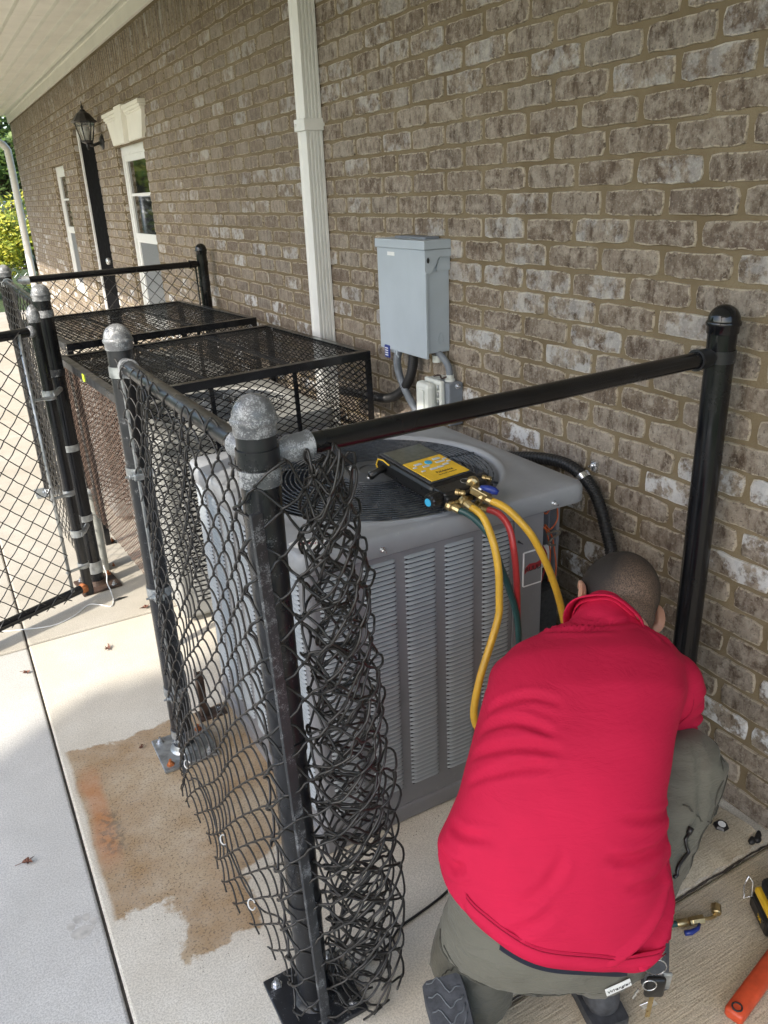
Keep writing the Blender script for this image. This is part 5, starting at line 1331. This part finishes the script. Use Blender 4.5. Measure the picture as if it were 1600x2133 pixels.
# short bristles
gb = MB(); rg = random.Random(9); nn = np.array(a_)
for k in range(9000):
    i = rg.randrange(len(a_))
    if not keepH[i]: continue
    p = Vector(a_[i]); nr = Vector(b_[i]); p = p + V(rg.uniform(-.003, .003), rg.uniform(-.003, .003), rg.uniform(-.003, .003))
    q = (p - HC).dot(HU) + .055; ln = .0016 + .0055 * max(0, min(1, q * 8))
    tdir = (nr + V(rg.uniform(-.5, .5), rg.uniform(-.5, .5), rg.uniform(-.5, .5)) - HU * .3).normalized(); s_ = nr.orthogonal().normalized() * .00035
    gb.add([p - s_, p + s_, p + tdir * ln], [(0, 1, 2)])
gb.build('hair_bristles', simple('hair_dark', (.022, .016, .013), .5, 0, .4, 90), hair, stuff=True)

# keys on the belt loop
ky = thing('key_ring', 'bunch of keys with a black fob hanging from the belt loop', 'keys', (-.745, .600, .30))
KP = V(-.722, .607, .365)
g = MB(); g.tube([KP + V(.004 * math.cos(q), 0, 0) * 1.5 + V(0, 0, .018 * math.sin(q)) + V(0, 0, -.01) for q in np.linspace(0, 2 * PI, 20, endpoint=False)], .0022, 6, closed=True); g.build('clip', M_SILVER, ky, True)
def ringm(c, r, th_=.0011, ax=LAT): 
    g = MB(); g.tube([Vector(c) + ax * r * math.cos(q) + V(0, 0, r) * math.sin(q) for q in np.linspace(0, 2 * PI, 28, endpoint=False)], th_, 6, closed=True); return g
ringm(KP + V(-.012, -.004, -.036), .017).build('ring', M_SILVER, ky, True)
ringm(KP + V(-.032, -.012, -.055), .011).build('ring', M_SILVER, ky, True)
Mk = frame(KP + V(-.018, -.010, -.066), LAT, V(0, -.1, 1))
g = MB(); g.rbox(-.015, .017, -.026, .020, -.005, .006, .005, Mk); g.build('fob', M_BLACKP, ky, True)
g = MB(); g.rbox(-.004, .004, -.085, -.026, -.001, .001, .0005, Mk); g.build('key_blade', M_BRASS, ky)
g = MB(); g.rbox(.012, .030, -.022, .018, -.012, -.006, .003, Mk); g.build('bottle_opener', M_GALV, ky)
g = MB(); g.rbox(-.045, -.018, -.050, -.036, -.002, .0, .001, Mk @ Matrix.Rotation(.6, 4, 'Z')); g.tube([Mk @ V(-.024, -.010, 0), Mk @ V(-.030, -.034, 0)], .002, 6); g.build('small_key', M_SILVER, ky)

# ================================================================== THINGS ON THE GROUND
# hose end with brass valve near the right edge (ground spot -.332,.791)
hv = thing('hose_end', 'dark green hose end with brass ball valve and blue lever on the concrete', 'hose fitting', (-.36, .80, 0))
d = V(.80, -.30, 0).normalized(); s0 = V(-.47, .842, .006)
def HG(a, b=0, z=.010): return s0 + d * a + V(-d.y, d.x, 0) * b + V(0, 0, z - .006)
g = MB(); g.tube(sm([(-.60, .90, .01), (-.52, .865, .009), HG(.0), HG(.05), HG(.075)], 5), .0065, 12); g.build('hose_body', M_GHOSE, hv, True)
g = MB(); g.lathe([(.0072, 0), (.0085, .002), (.0085, .024), (.007, .026)], along(HG(.070), HG(.12)), 14); g.build('ferrule', M_BRASS, hv, True, angle=40)
g = MB(); g.lathe([(.006, 0), (.009, .001), (.009, .006), (.010, .008), (.010, .034), (.006, .036)], along(HG(.098), HG(.2)), 6); g.build('valve_body', M_BRASS, hv)
g = MB(); g.tube(sm([HG(.134), HG(.15), HG(.162, .004), HG(.170, .014, .014)], 5), .0038, 8); g.lathe([(.009, 0), (.0105, .002), (.0105, .020), (.008, .022), (0.0003, .022)], along(HG(.166, .006, .012), HG(.180, .036, .020)), 14); g.build('elbow_nut', M_BRASS, hv, False)
g = MB(); g.tube([HG(.118, -.010), HG(.108, -.020), HG(.090, -.026), HG(.076, -.025)], [.003, .0045, .006, .0055], 8); g.build('valve_lever', M_BLUE, hv, True)
# black round cap
kn = thing('plastic_knob', 'small black hexagonal knob with a white dial face by the wall', 'knob', (-.10, .95, 0))
g = MB(); g.lathe([(.017, .0105), (.0185, .013), (.0185, .022), (.014, .027), (.0005, .027)], Matrix.Translation((-.100, .955, 0)) @ Matrix.Rotation(.15, 4, 'X'), 6); g.lathe([(.014, .001 + .010), (.0165, .013)], Matrix.Translation((-.100, .955, 0)), 12); g.build('knob_body', M_BLACKP, kn)
g = MB(); g.lathe([(.0092, .0265), (.0092, .0278), (.0005, .0278)], Matrix.Translation((-.100, .955, 0)) @ Matrix.Rotation(.15, 4, 'X'), 20); g.build('dial', M_PAPER, kn)
# crumbs of black sealant in the joint
for k, (x, y, r_) in enumerate(((-.072, .885, .010), (-.056, .882, .011), (-.042, .890, .009))):
    c_, n_, f_ = remesh([ell((x, y, .012), (V(1, 0, 0), V(0, 1, 0)), (r_, r_ * .8, r_ * .8)), ell((x + .006, y + .004, .014), (V(1, 0, 0), V(0, 1, 0)), (r_ * .6, r_ * .6, r_ * .7))], .003, 1)
    tag(build('sealant_lump', c_, f_, M_RUBBER, None, True), ('black sealant crumb farthest from the brick wall in the slab joint', 'middle of the three black sealant crumbs in the slab joint', 'black sealant crumb nearest the brick wall in the slab joint')[k], 'debris', 'black crumbs by the wall joint')
# cordless tool at the right edge
dl = thing('cordless_tool', 'black and yellow cordless tool lying at the right edge', 'power tool', (-.20, .70, 0))
Md = frame((-.208, .716, .0), (.85, -.52, 0), (.52, .85, 0))
g = MB(); g.rbox(-.045, .085, -.045, .045, .0, .042, .009, Md); g.build('battery', M_BLACKP, dl)
g = MB(); g.rbox(-.040, .08, -.040, .040, .0425, .060, .006, Md); g.build('housing_band', M_YKEY, dl)
g = MB(); g.rbox(-.034, .08, -.034, .036, .0605, .095, .014, Md); g.tube([Md @ V(.02, 0, .09), Md @ V(.03, .0, .15), Md @ V(.06, .0, .20)], [.024, .021, .026], 14); g.build('grip', M_RUBBER, dl)
text('lettering', 'XR', M_YKEY, Md @ Matrix.Translation((-.0455, -.012, .022)) @ Matrix(((0, 0, -1, 0), (-1, 0, 0, 0), (0, 1, 0, 0), (0, 0, 0, 1))), .014, dl)
g = MB(); g.tube([Md @ V(-.046, .030, .040), Md @ V(-.062, .034, .030), Md @ V(-.064, .036, .064), Md @ V(-.056, .040, .088), Md @ V(-.046, .038, .072)], .0022, 6, closed=True); g.build('belt_hook', M_SILVER, dl, True)
# orange red handle
rt = thing('pipe_wrench', 'orange red steel tool handle entering at the bottom right corner', 'wrench', (-.42, .60, 0))
A_ = V(-.487, .612, .018); B_ = V(-.24, .665, .022); Mw = frame(A_, B_ - A_, V(0, 0, 1).cross(B_ - A_))
poly = [(0, -.010), (.006, -.018), (.02, -.021), (.12, -.016), (.30, -.014), (.30, .014), (.12, .016), (.02, .021), (.006, .018), (0, .010)]
g = MB(); g.rbox(.004, .30, -.0185, .0185, -.0135, .0135, .008, Mw); g.build('handle', M_TOOL, rt, True, angle=60)
g = MB(); g.tube([Mw @ V(.020 + .009 * math.cos(q), .009 * math.sin(q), .0138) for q in np.linspace(0, 2 * PI, 18, endpoint=False)], .0018, 6, closed=True); g.build('hang_hole', M_SHADE, rt, True)
# black cable from the bundle to the man
tag((lambda g: g.build('cable', M_RUBBER, None, True))((lambda g: g.tube(sm([(-1.03, 1.085, .006), (-.965, 1.10, .0035), (-.92, 1.125, .0035), (-.86, 1.135, .0035), (-.80, 1.146, .0035), (-.70, 1.17, .0035), (-.55, 1.16, .0035)], 8), .0030, 8))(MB())), 'thin black cable on the concrete between the wire bundle and the man', 'cable')
# white bell wire at the gate post
ww = thing('loose_wire', 'thin white wire with black tip trailing on the slab at the gate post', 'wire', (-1.14, 3.12, 0))
g = MB(); g.tube(sm([(-1.128, 3.215, .10), (-1.124, 3.205, .06), (-1.130, 3.19, .03), (-1.127, 3.14, .008), (-1.135, 3.06, .004), (-1.155, 3.02, .004), (-1.19, 3.06, .004), (-1.23, 3.085, .003), (-1.30, 3.02, .003), (-1.38, 2.99, .003), (-1.48, 3.02, .003), (-1.58, 3.06, .003)], 8), .0024, 6); g.build('strand', M_PAPER, ww, True)
g = MB(); g.tube([(-1.135, 3.06, .006), (-1.11, 3.065, .006), (-1.075, 3.07, .004)], [.003, .005, .001], 6); g.build('tip', M_BLACKP, ww, True)
# lower part of the grey conduit stub by the gate post (sleeve)
sv = thing('drain_pipe', 'short grey plastic sleeve pipe standing behind the gate post', 'pipe', (-1.105, 3.36, 0))
g = MB(); g.tube([(-1.108, 3.39, .0), (-1.108, 3.39, .38)], .024, 16); g.build('sleeve', simple('sleeve_grey', (.42, .43, .40), .6), sv, True, angle=40)
g = MB(); g.lathe([(.024, .36), (.030, .362), (.030, .385), (.024, .387)], Matrix.Translation((-1.108, 3.39, 0)), 16, False); g.build('collar', M_GALV, sv, True)
# rusty stake by the condenser corner
stk = thing('rusty_stake', 'short rusty steel stake standing on the stained slab behind the mesh', 'stake', (-1.04, 2.12, 0))
g = MB(); g.rbox(-1.062, -1.040, 2.10, 2.104, .006, .17, .001); g.rbox(-1.062, -1.058, 2.104, 2.125, .006, .17, .001); g.build('angle', M_RUSTY, stk)
g = MB(); g.rbox(-1.075, -.985, 2.085, 2.14, .001, .0055, .001); g.build('foot', M_RUSTY, stk); bolt(-1.005, 2.115, .0056, stk, M_SILVER, .006)
# leaves
def leaf(x, y, s_, rot, lab, seed):
    rg = random.Random(seed); pts = []; n = 14
    for k in range(n):
        q = 2 * PI * k / n; rr = s_ * (1. if k % 2 == 0 else .5) * rg.uniform(.75, 1.15) * (1.2 if abs(math.cos(q)) > .8 else .8); pts.append((x + rr * math.cos(q + rot), y + rr * math.sin(q + rot), .004 + rg.uniform(0, .010)))
    g = MB(); g.add([(x, y, .003)] + pts, [(0, 1 + k, 1 + (k + 1) % n) for k in range(n)]); tail = [(x + s_ * 1.0 * math.cos(rot), y + s_ * math.sin(rot), .004), (x + s_ * 1.9 * math.cos(rot + .2), y + s_ * 1.9 * math.sin(rot + .2), .006)]
    g.tube(tail, .0009, 4)
    tag(g.build('dry_leaf', M_LEAF_DRY), lab, 'leaf', 'dry leaves on the slabs')
leaf(-1.037, 2.932, .020, .3, 'curled brown leaf beside the middle fence post at the slab joint', 1)
leaf(-1.231, 2.693, .018, 1.2, 'brown leaf lying alone in the middle of the pale slab', 2)
leaf(-1.509, 2.688, .014, 2.2, 'small dark leaf on the grey pavement left of the long joint', 3)
leaf(-1.611, 1.766, .015, 2.9, 'pinkish brown leaf on the grey pavement at far left', 4)
leaf(-1.262, 2.058, .008, .5, 'tiny dark leaf scrap just inside the rusty stain', 5)
# paw print stain
M_PAW = simple('damp_print', (.47, .45, .41), .9, 0, .2, 60)
g = MB()
for (dx, dy, a, b) in ((0, 0, .030, .022), (-.028, .035, .011, .014), (-.006, .052, .011, .015), (.020, .048, .011, .014), (.040, .022, .010, .013)):
    dx, dy, a, b = dx * .8, dy * .8, a * .8, b * .8; c = (-1.530 + dx * .9, 1.485 + dy)
    g.add([(c[0], c[1], .0006)] + [(c[0] + a * math.cos(q) * (1 + .12 * math.sin(3 * q)), c[1] + b * math.sin(q), .0006) for q in np.linspace(0, 2 * PI, 16, endpoint=False)], [(0, 1 + k, 1 + (k + 1) % 16) for k in range(16)])
pw = g.build('paw_print', M_PAW); tag(pw, 'faint damp paw print on the grey pavement', 'mark')
# grit scattered near the fence foot: uncountable
g = MB(); rg = random.Random(4)
for k in range(1500):
    x = rg.gauss(-1.24, .13); y = rg.gauss(1.62, .22)
    if x < -1.46: continue
    s_ = rg.uniform(.0004, .0013); z = .0006; g.add([(x - s_, y, z), (x + s_ * .6, y - s_, z), (x + s_, y + s_ * .7, z), (x, y, z + s_)], [(0, 1, 3), (1, 2, 3), (2, 0, 3)])
for k in range(160):
    x = rg.uniform(-.95, -.5); y = 1.36 + rg.gauss(0, .02); s_ = rg.uniform(.0005, .0014); z = .0006; g.add([(x - s_, y, z), (x + s_ * .6, y - s_, z), (x + s_, y + s_ * .7, z), (x, y, z + s_)], [(0, 1, 3), (1, 2, 3), (2, 0, 3)])
o = g.build('grit', M_JOINT); o['kind'] = 'stuff'

# ================================================================== GREENERY
def tree(x, y, h, r, mat_, label, n=5000, ls=.10, trunk=True, seed=1, cz=None, sq=1., name='tree', group='trees and shrubs round the building', cat='tree'):
    rg = random.Random(seed); th = thing(name, label, cat, (x, y, -.12), group)
    cz = cz if cz is not None else h * .65
    g = MB()
    g.tube([(x, y, -.12), (x + .05, y, h * .3), (x - .04, y + .05, h * .7)], [r * .09, r * .07, r * .03], 8)
    blobs = []
    for k in range(14):
        q = rg.uniform(0, 2 * PI); e = rg.uniform(-.8, 1.); rr = r * rg.uniform(.25, .8)
        b = V(x + rr * math.cos(q) * math.sqrt(max(0, 1 - e * e * .6)), y + rr * math.sin(q) * math.sqrt(max(0, 1 - e * e * .6)), cz + e * r * sq * .75); blobs.append((b, r * rg.uniform(.28, .45)))
        g.tube([(x, y, h * .25), V(x, y, h * .3).lerp(b, .5) + V(0, 0, .1 * r), b], [r * .035, r * .02, r * .008], 5)
    g.build('trunk', M_BARK, th, True)
    vs = []; fs_ = []
    for k in range(n):
        b, br = blobs[rg.randrange(len(blobs))]; u = V(rg.gauss(0, 1), rg.gauss(0, 1), rg.gauss(0, 1)).normalized() * br * rg.random() ** .4
        c = b + V(u.x, u.y, u.z * .8); a = V(rg.gauss(0, 1), rg.gauss(0, 1), rg.gauss(0, .7)).normalized(); o_ = a.orthogonal().normalized(); s_ = ls * rg.uniform(.5, 1.2); i = len(vs)
        vs += [c - a * s_, c + o_ * s_ * .45, c + a * s_, c - o_ * s_ * .45]; fs_.append((i, i + 1, i + 2, i + 3))
    o = build('crown', vs, fs_, mat_, th)
    return th
tree(.35, 16.5, 1.5, .8, M_LEAFY, 'yellow green shrub low beyond the end of the brick wall', 5000, .05, seed=2, cz=.6, name='shrub', cat='shrub')
tree(-.6, 17.4, 1.6, .9, M_LEAF, 'green shrub beside the far white downspout', 5000, .05, seed=3, cz=.75, name='shrub', cat='shrub')
tree(.8, 18.6, 2.0, 1.1, M_LEAFY, 'taller yellowish bush behind the low shrubs', 5000, .06, seed=4, cz=1.2, name='shrub', cat='shrub')
tree(1.0, 25, 6, 2.6, M_LEAF, 'feathery green tree rising beyond the far roof corner', 8000, .13, seed=5, cz=3.6)
tree(-2.2, 27, 7, 3.0, M_LEAFD, 'dark green tree behind the distant fence', 8000, .14, seed=6, cz=3.2)
tree(-4.4, 24.5, 5, 2.5, M_LEAFY, 'yellowing tree far left beyond the pavement, mirrored in the window', 7000, .14, seed=7, cz=2.4)
tree(-7.5, 33, 7, 3.4, M_LEAFY, 'tall yellowing tree at the far left behind the first one', 6000, .18, seed=8, cz=3.2)
for k, (x, y, r_, mm, lb) in enumerate(((-10.5, 13.5, 2.8, M_LEAFY, 'yellowing tree across the lawn mirrored in the window'), (-12.5, 18.5, 3.0, M_LEAFY, 'second yellowing tree farther across the lawn'), (-13, 24, 3.2, M_LEAF, 'green tree at the far side of the lawn'))):
    tree(x, y, 6.5, r_, mm, lb, 5000, .16, seed=20 + k, cz=3.3)
# unseen tree, added on the sun's path to shade the near slabs
c_ = V(-1.5, .75, 0) + SUN * 10.2
tree(c_.x, c_.y, c_.z + 1, 2.15, M_LEAF, 'unseen tree left of the camera, added to shade the near slabs', 15000, .16, seed=11, cz=c_.z)
# distant fence behind the shrubs
df = thing('distant_fence', 'galvanised chain link fence seen beyond the shrubs', 'fence', (0, 22, -.12))
for k in range(5):
    x = -6 + k * 2.4; g = MB(); g.tube([(x, 22, -.12), (x, 22, 1.62)], .03, 8); g.build('post', M_GALV, df, True)
g = MB(); g.tube([(-6, 22, 1.60), (3.6, 22, 1.60)], .022, 8); g.build('rail', M_GALV, df, True)
def fd(u, v, w): return V(-5.9 + u, 22 + w, 1.58 - v)
g = MB(); chain(g, 95, 17, fd, a=.1, r=.004, sides=3); g.build('chain_link_mesh', M_GALV, df)
# low red earth bank and hills closing the view
g = MB(); vs = []; n = 60
for i in range(n + 1):
    q = -PI * .2 + 1.4 * PI * i / n
    for (rr, z) in ((34, -.13), (40, 1.5 + 1.2 * noise.noise(V(i * .4, 0, 0))), (60, 5 + 2.5 * noise.noise(V(i * .3, 3, 0)))): vs.append((rr * math.cos(q), rr * math.sin(q), z))
g.add(vs, [(i * 3 + j, i * 3 + j + 1, i * 3 + j + 4, i * 3 + j + 3) for i in range(n) for j in range(2)]); struct(g.build('hillside', simple('wooded_bank', (.05, .075, .025), .9, 0, .6, 1.2, 1., .3), None, True))
